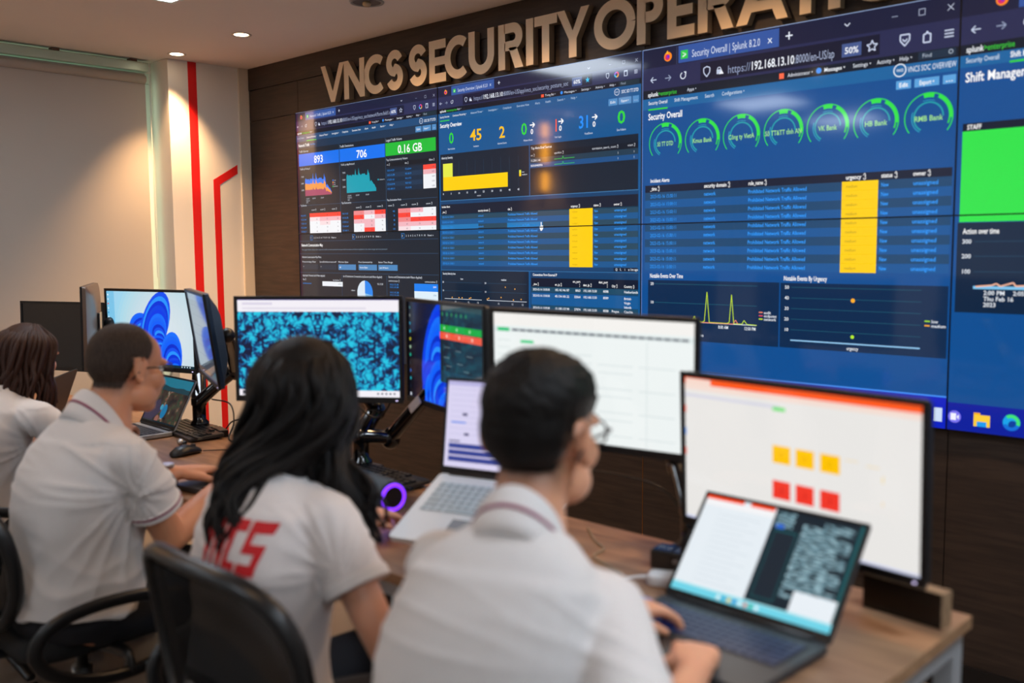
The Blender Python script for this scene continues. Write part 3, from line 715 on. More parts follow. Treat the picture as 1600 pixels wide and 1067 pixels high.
for u, s in ((.897, 'Q'), (.915, 'L'), (.933, 'i'), (.95, 'o'), (.972, '1m ago')): T(c, u, 1.266, .014, s, 'e6ecf4', 'c', True)
R(c, .006, 1.287, .489, 1.75, '0f2338', 2); R(c, .006, 1.283, .986, 1.287, '2f6fa5', 3); R(c, .497, 1.287, .989, 1.75, '123f6b', 2)
T(c, .016, 1.309, .016, 'Security Alerts by time', 'dfe6f0', bold=True, width=.075); T(c, .12, 1.345, .013, 'low', 'dfe6f0', bold=True); T(c, .36, 1.345, .013, 'medium', 'dfe6f0', 'c', True, .028)
for a, b_ in ((.025, .239), (.268, .478)):
    for v_ in (1.37, 1.43): R(c, a, v_, b_, v_ + .0025, '1d4866', 3); T(c, a - .003, v_, .012, ('20', '10')[v_ > 1.4], 'dfe6f0', 'r', True)
    R(c, a, 1.486, b_, 1.4895, 'd0d8e6', 3)
    for q in (.3, .65, .9): T(c, a + (b_ - a) * q, 1.507, .013, '12', 'dfe6f0', 'c')
for u, v_ in ((.07, 1.478), (.11, 1.478), (.128, 1.478), (.17, 1.48), (.178, 1.476), (.27, 1.48), (.278, 1.474), (.345, 1.465), (.41, 1.478), (.45, 1.472), (.368, 1.395), (.418, 1.405)): c.disc(cu(u), cv(v_), .0035, 'f2b04a', 4, 8)
T(c, .510, 1.306, .016, 'Connections From External IP', 'ffffff', bold=True, width=.118); R(c, .502, 1.328, .989, 1.385, '0f1a30', 3)
for u, v_, s, w_ in ((.51, 1.367, '_time \u2195', .03), (.618, 1.367, 'src_ip \u2195', .034), (.703, 1.345, 'src_port', .034), (.732, 1.367, '\u2195', .004), (.75, 1.365, 'dest_ip \u2195', .04), (.82, 1.345, 'dest_port', .04), (.856, 1.367, '\u2195', .004), (.877, 1.367, 'City \u2195', .026), (.93, 1.368, 'Country \u2195', .044)): T(c, u, v_, .015, s, 'ffffff', bold=True, width=w_)
for k, (v_, ip, pt, dp, city, ct) in enumerate(((1.401, '185.142.146.187', '8063', '8088', '', ['Netherlands']), (1.441, '45.134.181.22', '32064', '8089', '', ['British', 'Virgin', 'Islands']), (1.52, '15.188.137.98', '27874', '8088', 'Prague', ['Czechia']))):
    R(c, .502, v_ - .017, .989, v_ + (.018 if k != 1 else .06), ('1c4a66', '145a98', '1c4a66')[k], 3)
    for u, s, w_ in ((.51, '2023-02-16 13:00:00', .083), (.618, ip, .068), (.75, '192.168.13.50', .062)): T(c, u, v_, .015, s, 'eaf0f8', bold=True, width=w_)
    T(c, .738, v_, .015, pt, 'eaf0f8', 'r', True); T(c, .863, v_, .015, dp, 'eaf0f8', 'r', True); T(c, .877, v_, .015, city, 'eaf0f8', bold=True)
    for q, s in enumerate(ct): T(c, .93, v_ + .026 * q, .015, s, 'eaf0f8', bold=True)
# pointing hand
X, Y = cu(.553), cv(.985)
c.rect(X - .0025, Y - .012, X + .0025, Y + .012, 'ffffff', 6); c.poly([(X - .009, Y + .006), (X + .011, Y + .003), (X + .011, Y + .017), (X + .004, Y + .026), (X - .004, Y + .026), (X - .01, Y + .012)], 'ffffff', 6)

# ---------------- third column: security overall, larger lettering
c2 = screen_canvas(); c = c2
R(c, 0, 0, 1, 2, '0a4e92', 0); R(c, 0, 0, 1, .006, '9fb4dc', 3); R(c, .0, 0, .004, 2, '6f8ccc', 3)
R(c, .004, .006, 1, .112, '1a1e3a'); R(c, .141, .014, .490, .108, '34569f', 2); R(c, .134, .014, .1355, .11, '4a4f70', 2); flame(c, .101, .062, .018)
tabicon(c, .163, .065, .016); T(c, .191, .066, .042, 'Security Overall | Splunk 8.2.0', 'd5def2', width=.238); T(c, .461, .062, .040, 'x', 'e8eefa', 'c'); T(c, .522, .060, .060, '+', 'e8eefa', 'c')
window_marks(c, .057, (.697, .829, .901, .974), .0095)
R(c, .004, .112, 1, .236, '272b50'); icons(c, .18, (.046, .102, .159), .0135)
R(c, .223, .126, .79, .222, '15182f', 2); shield(c, .246, .178, .017); lock(c, .290, .178, .015)
T(c, .320, .183, .045, 'https://', '8f9bbb', width=.078); T(c, .398, .183, .045, '192.168.13.10', 'eef2fa', bold=True, width=.142); T(c, .540, .183, .045, ':8000/en-US/ap', 'a4b0cc', width=.122)
R(c, .683, .147, .739, .211, '46598e', 3); T(c, .711, .180, .032, '50%', 'f4f6fc', 'c', True, .040); star(c, .769, .178, .019, 'c8d2ea', False)
c.line([(cu(.858) - .015, cv(.148)), (cu(.858) + .015, cv(.148)), (cu(.858) + .015, cv(.175)), (cu(.858), cv(.2)), (cu(.858) - .015, cv(.175)), (cu(.858) - .015, cv(.148))], .0045, 'c8d2ea')
c.line([(cu(.858) - .008, cv(.168)), (cu(.858), cv(.18)), (cu(.858) + .008, cv(.168))], .004, 'c8d2ea')
c.line([(cu(.916) - .011, cv(.16)), (cu(.916) - .003, cv(.16)), (cu(.916), cv(.148)), (cu(.916) + .004, cv(.16)), (cu(.916) + .011, cv(.16)), (cu(.916) + .011, cv(.198)), (cu(.916) - .011, cv(.198)), (cu(.916) - .011, cv(.16))], .0045, 'c8d2ea'); burger(c, .972, .173, .014)
R(c, .004, .236, 1, .284, '0f1a2a'); product(c, .024, .260, .025, .112); T(c, .175, .260, .019, 'Apps \u25be', 'dfe6f4', width=.034)
R(c, .493, .245, .508, .273, 'ff6a48', 3); T(c, .52, .259, .020, 'Administrator \u25be', 'e6ecf6', width=.078); c.disc(cu(.616), cv(.258), .010, '2f8df0', 3); T(c, .632, .258, .020, 'Messages \u25be', 'f0f4fa', bold=True, width=.062); T(c, .716, .258, .020, 'Settings \u25be', 'e6ecf6', width=.052); T(c, .784, .258, .020, 'Activity \u25be', 'e6ecf6', width=.048); T(c, .845, .257, .020, 'Help \u25be', 'e6ecf6', width=.034)
R(c, .895, .240, .990, .276, '1b2f44', 2); T(c, .905, .257, .019, 'Find', 'b8c4d4'); c.ring(cu(.978), cv(.255), .006, .002, 0, 360, 'b8c4d4', 3)
R(c, .004, .284, 1, .345, '17639f')
for u, s, w_, q in ((.026, 'Security Overall', .075, 'ffffff'), (.127, 'Shift Management', .088, 'dceaf6'), (.240, 'Search', .034, 'dceaf6'), (.301, 'Configurations \u25be', .078, 'dceaf6')): T(c, u, .308, .021, s, q, width=w_)
R(c, .026, .341, .101, .350, '33d03a', 3); T(c, .026, .385, .038, 'Security Overall', 'ffffff', bold=True, width=.132)
c.ring(cu(.847), cv(.310), .0195, .0035, 0, 360, 'e6eef8', 3); T(c, .847, .310, .014, 'VNCS', 'e6eef8', 'c', True, .019); T(c, .868, .311, .028, 'VNCS SOC OVERVIEW', 'e6eef8', width=.125)
for a, b_, s in ((.838, .878, 'Edit'), (.887, .951, 'Export \u25be'), (.960, .993, '...')): R(c, a, .359, b_, .399, '5ba2dc', 3); T(c, (a + b_) / 2, .379, .021, s, 'ffffff', 'c', True, (b_ - a) * .6)
for u, s, w_ in ((.093, 'Sở TT DTD', .062), (.232, 'Kmus Bank', .07), (.370, 'Công ty VietA', .088), (.509, 'Sở TT&TT tỉnh AN', .118), (.646, 'VK Bank', .055), (.785, 'HB Bank', .062), (.926, 'RMB Bank', .074)):
    X, Y = cu(u), cv(.540); r = .0755
    c.ring(X, Y, r, .0035, -128, 128, '30d84a', 2, 40); c.ring(X, Y, r - .008, .0125, -14, 14, '30e04a', 3, 8); c.ring(X, Y, r - .006, .011, 26, 96, '30e04a', 3, 18); c.ring(X, Y, r - .009, .006, 96, 112, '2fc84a', 3, 6)
    c.ring(X, Y, .046, .005, -150, 90, '1fa0a8', 2, 34); c.ring(X, Y, .053, .003, -150, -70, '2a9fc0', 2, 14); c.ring(X, Y, .053, .002, -20, 20, '2a9fc0', 2, 8)
    T(c, u, .545, .026, s, '9fe08a', 'c', True, w_)
R(c, .015, .733, .992, .776, '0e2e54', 2) if False else None
T(c, .036, .751, .022, 'Incident Alerts', 'ffffff', bold=True, width=.075)
R(c, .015, .778, .992, .819, '101a33', 2)
for u, s, w_ in ((.036, '_time \u2195', .038), (.241, 'security domain \u2195', .095), (.397, 'rule_name \u2195', .063), (.704, 'urgency \u2195', .06), (.805, 'status \u2195', .046), (.891, 'owner \u2195', .048)): T(c, u, .797, .022, s, 'ffffff', bold=True, width=w_)
for k in range(10):
    v_ = .819 + .0449 * k; R(c, .015, v_, .992, v_ + .045, ('16456e', '0f5596')[k % 2], 2); m = v_ + .0225
    T(c, .036, m, .021, '2023-02-16 15:00:11', '2f9cff', width=.104); T(c, .241, m, .021, 'network', '2f9cff', bold=True, width=.042); T(c, .397, m, .021, 'Prohibited Network Traffic Allowed', '2f9cff', bold=True, width=.19)
    T(c, .805, m, .021, 'New', '2f9cff', bold=True, width=.021); T(c, .892, m, .021, 'unassigned', '2f9cff', bold=True, width=.066)
    R(c, .693, v_ - .001, .797, v_ + .046, 'ffcf00', 3); T(c, .705, m, .016, 'medium', 'b08a20', width=.034)
T(c, .036, 1.299, .025, 'Notable Events Over Time', 'ffffff', bold=True, width=.13); T(c, .520, 1.301, .025, 'Notable Events By Urgency', 'ffffff', bold=True, width=.135)
R(c, .029, 1.325, .506, 1.667, '0a2a4e', 2); R(c, .510, 1.326, .993, 1.666, '0a2a4e', 2)
for v_, s in ((1.346, '20'), (1.454, '10')): R(c, .057, v_ - .001, .433, v_ + .002, '1f5c72', 3); T(c, .052, v_, .017, s, 'e6ecf4', 'r', True)
P = [(.057, 1.558), (.083, 1.552), (.088, 1.545), (.093, 1.553), (.096, 1.538), (.104, 1.556), (.2, 1.556), (.211, 1.524), (.219, 1.556), (.227, 1.548), (.24, 1.556), (.248, 1.55), (.2565, 1.386), (.266, 1.556), (.33, 1.556), (.338, 1.55), (.345, 1.397), (.354, 1.556), (.382, 1.556), (.390, 1.535), (.40, 1.556), (.433, 1.558)]
c.line([(cu(a), cv(b_)) for a, b_ in P], .0028, 'c6e62e', 4)
c.line([(cu(a), cv(b_)) for a, b_ in ((.14, 1.558), (.148, 1.548), (.156, 1.558), (.352, 1.558), (.36, 1.535), (.369, 1.558))], .0028, 'f08a6a', 4); R(c, .057, 1.557, .433, 1.561, 'd6dfe8', 3)
T(c, .317, 1.578, .018, '8:00 AM', 'e6ecf4', 'c', True, .036); T(c, .410, 1.578, .018, '12:00 PM', 'e6ecf4', 'c', True, .04); T(c, .10, 1.578, .018, '4:00 PM', 'e6ecf4', 'c', True, .036); T(c, .10, 1.602, .018, 'Wed Feb 15', 'e6ecf4', 'c', True, .045); T(c, .23, 1.63, .018, '_time', 'e6ecf4', 'c', True)
for k, (s, q) in enumerate((('audit', 'f08a6a'), ('endpoint', 'e0506a'), ('network', 'c6e62e'))): R(c, .440, 1.484 + .018 * k, .453, 1.490 + .018 * k, q, 4); T(c, .457, 1.487 + .018 * k, .015, s, 'e6ecf4', bold=True)
for k, s in enumerate(('50', '40', '30', '20', '10')): R(c, .545, 1.347 + .0555 * k, .924, 1.3495 + .0555 * k, '1f5c72', 3); T(c, .538, 1.348 + .0555 * k, .018, s, 'e6ecf4', 'r', True)
R(c, .545, 1.622, .924, 1.629, '8fc4ec', 3); c.disc(cu(.734), cv(1.408), .0075, 'ffb02e', 5); c.disc(cu(.735), cv(1.590), .0065, 'b4ee2e', 5); T(c, .736, 1.648, .018, 'urgency', 'e6ecf4', 'c', True, .034)
for k, (s, q) in enumerate((('low', 'a4e62e'), ('medium', 'ffb02e'))): R(c, .934, 1.491 + .021 * k, .948, 1.497 + .021 * k, q, 4); T(c, .952, 1.494 + .021 * k, .015, s, 'e6ecf4', bold=True)
R(c, 0, 1.842, 1, 1.850, '3f8cf0', 3); R(c, 0, 1.85, 1, 2, '0a22c0', 2)
for k in range(14): R(c, .06 + .065 * k, 1.885, .095 + .065 * k, 1.955, ('dfe8fa', '1fb4f0', 'ffcf3a', '2fd07a', 'f06a3a')[k % 5], 3)
R(c, .967, 1.90, .988, 1.965, 'cfe0fa', 3)

# ---------------- fourth column: shift management
c3 = screen_canvas(); c = c3
R(c, 0, 0, 1, 2, '0a4e92', 0); R(c, 0, 0, 1, .006, '9fb4dc', 3); R(c, 0, 0, 1, .112, '1a1e3a'); R(c, .136, .014, .49, .108, '34569f', 2); flame(c, .097, .062, .018); T(c, .19, .066, .042, 'Shift Management | Splunk', 'd5def2', width=.2)
R(c, 0, .112, 1, .236, '272b50'); icons(c, .174, (.038, .097, .159), .0135); R(c, .22, .126, .79, .222, '15182f', 2); T(c, .32, .183, .045, 'https://192.168.13.10:8000', 'a4b0cc', width=.35)
R(c, 0, .236, 1, .284, '0f1a2a'); product(c, .016, .258, .028, .115); R(c, 0, .284, 1, .337, '17639f'); T(c, .016, .306, .024, 'Security Overall', 'dceaf6', width=.08); T(c, .121, .304, .026, 'Shift Management', 'ffffff', bold=True, width=.1); R(c, .120, .331, .23, .340, '33d03a', 3)
T(c, .016, .381, .044, 'Shift Management', 'ffffff', bold=True, width=.185)
R(c, .014, .587, .99, .622, '0e1a30', 2); T(c, .025, .604, .022, 'STAFF', 'ffffff', bold=True, width=.035); R(c, .014, .622, .99, 1.031, '2fe24a', 2); T(c, .35, .82, .2, '4', 'ffffff', 'c', True)
R(c, .010, 1.034, .99, 1.445, '0a2440', 2); T(c, .024, 1.072, .026, 'Action over time', 'ffffff', bold=True, width=.088)
for v_, s in ((1.119, '300'), (1.186, '200'), (1.256, '100')): R(c, .054, v_, .6, v_ + .0025, '1f4c66', 3); T(c, .046, v_, .020, s, 'e6ecf4', 'r', True)
R(c, .054, 1.322, .6, 1.336, '7fc4ee', 3); c.line([(cu(a), cv(b_)) for a, b_ in ((.06, 1.325), (.1, 1.318), (.11, 1.31), (.12, 1.322), (.15, 1.305), (.156, 1.32), (.2, 1.315), (.4, 1.32))], .005, 'f0b49a', 5)
for k, s in enumerate(('2:00 PM', 'Thu Feb 16', '2023')): T(c, .080, 1.352 + .027 * k, .020, s, 'e6ecf4', bold=True)
T(c, .15, 1.352, .020, '2:05 PM', 'e6ecf4', bold=True)
R(c, 0, 1.868, 1, 2, '0b1f9c', 2); c.disc(cu(.020), cv(1.934), .020, '7a74f0', 3); R(c, .010, 1.918, .024, 1.950, 'f4f4ff', 4); c.poly([(cu(.025), cv(1.934)), (cu(.031), cv(1.922)), (cu(.031), cv(1.946))], 'f4f4ff', 4)
R(c, .068, 1.905, .084, 1.925, 'ffb400', 3); R(c, .068, 1.914, .108, 1.968, 'ffcf3a', 4); R(c, .076, 1.945, .100, 1.968, '1f9cf0', 5)
c.disc(cu(.159), cv(1.934), .025, '18a4e8', 3); c.disc(cu(.163), cv(1.945), .014, '0b3f9c', 4); c.ring(cu(.159), cv(1.934), .020, .011, -40, 110, '3fe07a', 5, 16); c.ring(cu(.159), cv(1.934), .02, .011, 110, 250, '1470d8', 5, 16)
R(c, .215, 1.905, .25, 1.965, '2fd07a', 3)

M_bez = mat('display_bezel', '060708', 0.35)
disp_lab = [['upper leftmost wall display with blue and green traffic counts and charts', 'lower leftmost wall display with filter boxes and a small pie chart'],
            ['upper wall display with large coloured numbers and a wide yellow bar', 'lower wall display with dotted charts and a table of countries'],
            ['upper wall display with a row of seven green ring gauges', 'lower wall display with two spiked line peaks and a dotted urgency chart'],
            ['upper rightmost wall display with a big green staff tile', 'lower rightmost wall display with taskbar icons and a flat line chart']]
for ci, cc in enumerate((c0, c1, c2, c3)):
    for ri in range(2):
        x = DX0 + ci * CW; z = DZT - ri * RH
        t = thing('video_wall_display', disp_lab[ci][ri], 'display', (x, 0.0, z), group='displays of the video wall')
        b = 0.0022
        h = MB(); h.span((0.0006, 0.0035, -RH + 0.0006), (CW - 0.0006, 0.11, -0.0006)); h.build('housing', M_bez, t)
        f = MB()
        for a, q in (((0.0006, -b), (CW - 0.0006, -0.0006)), ((0.0006, -RH + 0.0006), (CW - 0.0006, -RH + b)), ((0.0006, -RH + b), (b, -b)), ((CW - b, -RH + b), (CW - 0.0006, -b))): f.span((a[0], 0.0, a[1]), (q[0], 0.0035, q[1]))
        f.build('bezel', M_bez, t)
        cc.mesh('screen', t, v0=ri * RH + b, v1=(ri + 1) * RH - b, u0=b, u1=CW - b, loc=(b, 0.0033, -b))
# ================================================================== DESKS
ZD = 0.745
M_oak = wood('oak_desk_top', 'a07a5c', '7c5a42', 0.4, (1.0, 7, 7), 0.05)
M_edge = wood('oak_edge_band', 'b08a68', '8f6a4c', 0.45, (1.0, 20, 20), 0.03)
M_frame = mat('desk_frame_paint', 'b9bcc0', 0.4, metal=0.3)
def desk(x0, x1, label):
    t = thing('desk', label, 'desk', ((x0 + x1) / 2, -1.58, 0), group=None)
    h = (x1 - x0) / 2 - 0.0015
    o = MB().span((-h + .001, -0.299, ZD - 0.024), (h - .001, 0.299, ZD)).build('desk_top', M_oak, t, bevel=0.001)
    e = MB(); e.span((-h, -0.3005, ZD - 0.0245), (h, -0.2992, ZD - 0.0004)); e.span((-h, 0.2992, ZD - 0.0245), (h, 0.3005, ZD - 0.0004)); e.span((h - .0012, -0.2992, ZD - 0.0245), (h, 0.2992, ZD - 0.0004)); e.span((-h, -0.2992, ZD - 0.0245), (-h + .0012, 0.2992, ZD - 0.0004))
    e.build('edge_band', M_edge, t)
    for sx in (-1, 1):
        for sy in (-1, 1):
            MB().box((sx * (h - 0.03), sy * 0.265, (ZD - 0.025) / 2), (0.04, 0.04, ZD - 0.025)).build('leg', M_frame, t, bevel=0.003)
        MB().box((sx * (h - 0.03), 0, ZD - 0.046), (0.04, 0.488, 0.04)).build('side_rail', M_frame, t, bevel=0.003)
    for sy in (-1, 1): MB().box((0, sy * 0.265, ZD - 0.046), (2 * h - 0.102, 0.03, 0.04)).build('long_rail', M_frame, t, bevel=0.003)
    MB().box((0, 0.22, 0.50), (2 * h - 0.12, 0.016, 0.36)).build('modesty_panel', mat('modesty_panel', '2b221d', 0.6), t)
    return t
desk(-2.21, -0.609, 'oak topped desk with a pale metal frame, its free end showing beneath the black laptop')
desk(-3.811, -2.21, 'oak topped desk under the silver laptop and the wired mice')
desk(-5.26, -3.811, 'oak topped desk nearest the window blind')

# ================================================================== SCREEN PICTURES
def special(name, build):
    m = bpy.data.materials.new(name); m.use_nodes = True; nt = m.node_tree; b = nt.nodes['Principled BSDF']
    b.inputs['Base Color'].default_value = (0.006, 0.006, 0.007, 1); b.inputs['Roughness'].default_value = 0.25
    tc = nt.nodes.new('ShaderNodeTexCoord'); c = build(nt, tc.outputs['Object'])
    nt.links.new(c, b.inputs['Emission Color']); b.inputs['Emission Strength'].default_value = 1.0
    m.cycles.emission_sampling = 'NONE'
    return m
def ramp(nt, src, stops):
    r = nt.nodes.new('ShaderNodeValToRGB'); e = r.color_ramp.elements
    e[0].position, e[0].color = stops[0][0], (*lin(stops[0][1]), 1)
    e[1].position, e[1].color = stops[-1][0], (*lin(stops[-1][1]), 1)
    for p, c in stops[1:-1]: q = e.new(p); q.color = (*lin(c), 1)
    nt.links.new(src, r.inputs[0]); return r.outputs[0]
def fractal(nt, co):
    s = nt.nodes.new('ShaderNodeSeparateXYZ'); nt.links.new(co, s.inputs[0])
    def m(op, a, b=None):
        n = nt.nodes.new('ShaderNodeMath'); n.operation = op
        for i, q in enumerate((a, b)):
            if q is None: continue
            if isinstance(q, (int, float)): n.inputs[i].default_value = q
            else: nt.links.new(q, n.inputs[i])
        return n.outputs[0]
    ax = m('ABSOLUTE', m('SUBTRACT', s.outputs[0], 0.26)); az = m('ABSOLUTE', m('ADD', s.outputs[2], 0.155))
    cb = nt.nodes.new('ShaderNodeCombineXYZ'); nt.links.new(ax, cb.inputs[0]); nt.links.new(az, cb.inputs[2])
    n0 = nt.nodes.new('ShaderNodeTexNoise'); n0.inputs['Scale'].default_value = 22; n0.inputs['Detail'].default_value = 1
    nt.links.new(cb.outputs[0], n0.inputs['Vector'])
    sc = nt.nodes.new('ShaderNodeVectorMath'); sc.operation = 'MULTIPLY_ADD'; sc.inputs[1].default_value = (0.06, 0.06, 0.06)
    nt.links.new(n0.outputs['Color'], sc.inputs[0]); nt.links.new(cb.outputs[0], sc.inputs[2])
    v = nt.nodes.new('ShaderNodeTexVoronoi'); v.feature = 'SMOOTH_F1'; v.inputs['Scale'].default_value = 85; v.inputs['Smoothness'].default_value = 0.6
    nt.links.new(sc.outputs[0], v.inputs['Vector'])
    n1 = nt.nodes.new('ShaderNodeTexNoise'); n1.inputs['Scale'].default_value = 30; nt.links.new(cb.outputs[0], n1.inputs['Vector'])
    k = m('ADD', m('MULTIPLY', v.outputs['Distance'], 1.1), m('MULTIPLY', m('SUBTRACT', 0.5, n1.outputs[0]), 2.2))
    return ramp(nt, k, [(0.18, '22c6e2'), (0.42, '0f9cc8'), (0.62, '0b4a86'), (0.85, '07173a')])
_S[('fractal', 1.0)] = special('screen_light_coral', fractal)
def valley(nt, co):
    n = nt.nodes.new('ShaderNodeTexNoise'); n.inputs['Scale'].default_value = 26; n.inputs['Detail'].default_value = 5; nt.links.new(co, n.inputs['Vector'])
    return ramp(nt, n.outputs[0], [(0.35, '101418'), (0.48, '3a2a24'), (0.56, '1f3a2a'), (0.62, '6a3a2e'), (0.7, '8aa090')])
_S[('valley', 1.0)] = special('screen_light_valley', valley)
def prose(nt, co):
    mp = nt.nodes.new('ShaderNodeMapping'); mp.inputs['Scale'].default_value = (60, 1, 230); nt.links.new(co, mp.inputs[0])
    n = nt.nodes.new('ShaderNodeTexNoise'); n.inputs['Scale'].default_value = 1.0; n.inputs['Detail'].default_value = 3; nt.links.new(mp.outputs[0], n.inputs['Vector'])
    return ramp(nt, n.outputs[0], [(0.40, '101d26'), (0.50, '5f8390'), (0.62, '9fc0ca')])
_S[('prose', 1.0)] = special('screen_light_terminal', prose)

def bloom(c, cx, cy, R_, lobes, layer=1):
    """folded blue ribbon flower: nested tilted petals"""
    cols = ['0a35d8', '1450f0', '0f60fa', '1670fc', '0b44e4', '2a94ff', '0a30cc', '1466f8', '0a3ce8']
    k = layer
    for (ox, oy, rx, ry, ang) in lobes:
        for i in range(15):
            q = 1 - i * 0.062; a = rad(ang - 1.5 * i)
            X, Y = cx + R_ * (ox + 0.018 * i), cy + R_ * (oy + .028 * i)
            P = [(X + R_ * q * (rx * cos(t) * cos(a) - ry * q * sin(t) * sin(a)), Y + R_ * q * (rx * cos(t) * sin(a) + ry * q * sin(t) * cos(a))) for t in [2 * pi * j / 26 for j in range(26)]]
            c.poly(P, cols[(i * 4 + int(ang)) % 9], k); k += 0.08

def scr_bloom_light(w, h):
    c = Canvas(w, h); c.rect(0, 0, w, h, '9fd4ee', 0)
    for i in range(14): c.disc(w * .68, h * .62, w * (.62 - i * .035), ['9fd6ee', 'a6d8ec', 'aedaea', 'b4dbe8', 'badbe6', 'bfdbe6', 'c4dce6', 'c8dde6', 'cbdee6', 'cedfe7', 'd0e0e8', 'd2e1e8', 'd4e2e8', 'd6e3ea'][i], 0.05 * (i + 1), 40)
    c.rect(0, 0, w * .09, h, '7cc4e8', .9)
    bloom(c, w * .55, h * .44, w * .30, [(-.55, .05, .42, .34, -20), (.05, .0, .50, .95, 28), (.0, .65, .5, .35, -25), (.62, .85, .42, .70, 12), (-.1, .9, .45, .35, 30)], 1)
    for k in range(7): c.disc(w * .018, h * (.05 + .062 * k), .004, ('e8f4fa', 'd8e8f4', 'e05040', 'c8e4f0', '2a90d0', 'e8f4fa', '40b0e0')[k], 6, 8)
    c.rect(0, h * .965, w, h, '14303c', 6)
    for k in range(4): c.disc(w * (.86 + .03 * k), h * .982, .003, 'dfeef4', 7, 6)
    return c
def scr_bloom_dark(w, h):
    c = Canvas(w, h); c.rect(0, 0, w, h, '131224', 0)
    for i in range(10): c.disc(w * .62, h * .35, w * (.5 - i * .04), ['12132a', '111430', '101638', '0f1840', '0e1a48', '0c1c52', '0b1e5c', '0a2066', '0a2270', '0a247a'][i], .05 * (i + 1), 30)
    bloom(c, w * .37, h * .50, w * .28, [(.10, .0, .60, 1.15, 22), (-.16, .75, .42, .62, 0), (.35, .7, .6, .6, -20)], 1)
    c.rect(0, 0, w * .075, h * .97, '0c0d18', .8)
    for k in range(12):
        col = ('3f6a70', '6a706a', '1f7f9c', '1f8fa8', 'b8b02e', 'a0c0a0', '1fa88c', '16202e', '2a5aa8', '1f9ca8', '16202e', 'cfd6e0')[k]; c.disc(w * .035, h * (.06 + .083 * k), .0055, col, 6, 8)
    U = .47
    c.rect(w * U, 0, w, h * .76, '1d2630', 5.5); c.rect(w * U, 0, w, h * .05, '33403f', 5.7)
    for k in range(6): c.disc(w * (U + .035 + .06 * k), h * .085, .006, '2f7a44', 5.9, 8)
    c.rect(w * U, h * .19, w, h * .255, '1fa82a', 6); c.rect(w * U, h * .262, w, h * .33, 'f0552e', 6)
    for k in range(3): c.disc(w * (U + .06 + .16 * k), h * .222, .005, '9fe0a0', 6.5, 8); c.disc(w * (U + .09 + .16 * k), h * .296, .005, 'f8c0a8', 6.5, 8)
    for k, (u, v) in enumerate(((.06, .40), (.2, .42), (.34, .45), (.05, .50), (.22, .54), (.08, .58), (.3, .60))): c.rect(w * (U + u), h * v, w * (U + u + .07), h * (v + .012), '55656a', 6)
    c.rect(w * U, h * .64, w, h * .76, '1f3a4a', 5.8)
    return c
def scr_coral(w, h):
    c = Canvas(w, h); c.rect(0, 0, w, h, 'f3eff6', 0); c.rect(0, h * .125, w, h * .935, 'fractal', 1); c.rect(0, 0, w, h * .006, '4a3aa0', 2)
    for k in range(8): c.rect(w * (.02 + .03 * k), h * .95, w * (.035 + .03 * k), h * .98, ('5a5a6a', '6a6a78', '1f9ccc', '7a7a88', '5a5a6a', '1f9ccc', '70707c', 'c0a050')[k], 2)
    for k in range(5): c.rect(w * (.86 + .025 * k), h * .955, w * (.873 + .025 * k), h * .975, '8a8a98', 2)
    c.rect(w * .03, h * .03, w * .22, h * .055, 'dcd6e6', 2); c.rect(w * .03, h * .08, w * .8, h * .1, 'e2dde9', 2)
    return c
def scr_page(w, h):
    c = Canvas(w, h); c.rect(0, 0, w, h, 'eef4f3', 0); c.rect(0, 0, w, h * .10, 'f4f2ee', 1)
    c.rect(0, h * .115, w, h * .155, 'dfe9e8', 1); c.rect(w * .02, h * .12, w * .085, h * .15, '1fc47a', 2)
    for k in range(22): c.rect(w * (.10 + .04 * k), h * .128, w * (.134 + .04 * k), h * .144, '343852', 2)
    c.rect(w * .145, h * .215, w * .215, h * .24, '3fd08a', 2)
    for r in range(11):
        c.rect(w * .02, h * (.22 + .06 * r), w * .09, h * (.226 + .06 * r), 'd3dedd', 2)
        for k in range(2 + (r * 5) % 3): c.rect(w * (.145 + .2 * k), h * (.30 + .062 * r), w * (.145 + .2 * k + .17), h * (.306 + .062 * r), 'd0dbdc', 2)
    c.rect(w * .78, h * .17, w * .784, h, 'd8e2e2', 2); c.text(w * .145, h * .275, .007, 'Network detection summary', 'a9b6b8')
    return c
def scr_alert(w, h):
    c = Canvas(w, h); c.rect(0, 0, w, h, 'e9e7e4', 0); c.rect(0, 0, w, h * .045, 'ff5a1e', 1); c.rect(w * .005, h * .008, w * .13, h * .05, 'f6d9cc', 2); c.rect(0, h * .045, w, h * .085, 'f4ddd2', 1)
    c.rect(w * .0, h * .115, w * .45, h * .135, 'd6d6e4', 1); c.rect(w * .42, h * .125, w * .475, h * .15, '6ae070', 2)
    for k, q in enumerate((.2, .36, .5)): c.rect(0, h * q, w * .006, h * (q + .05), 'ff6a50' if k != 1 else '5a9af0', 3)
    for r, (v0, v1, col, dk) in enumerate(((.375, .49, 'ffc400', 'e8a800'), (.605, .725, 'f03828', 'c82018'))):
        for a, b in ((.42, .497), (.52, .596), (.622, .70)):
            c.rect(w * a, h * v0, w * b, h * v1, col, 2); c.text(w * (a + b) / 2, h * (v0 + v1) / 2, .013, ('0', '3')[r], dk, 'c')
    for u, v in ((.72, .385), (.80, .40)): c.rect(w * u, h * v, w * (u + .05), h * (v + .006), 'f2d8a0', 2)
    c.rect(w * .86, h * .45, w * .866, h * .49, 'f0d890', 2); c.rect(w * .86, h * .60, w * .866, h * .63, 'f0d8b0', 2); c.rect(0, h * .985, w, h, 'cfd4f0', 1)
    return c
def scr_off(w, h):
    c = Canvas(w, h); c.rect(0, 0, w, h, '0c0b0b', 0); return c
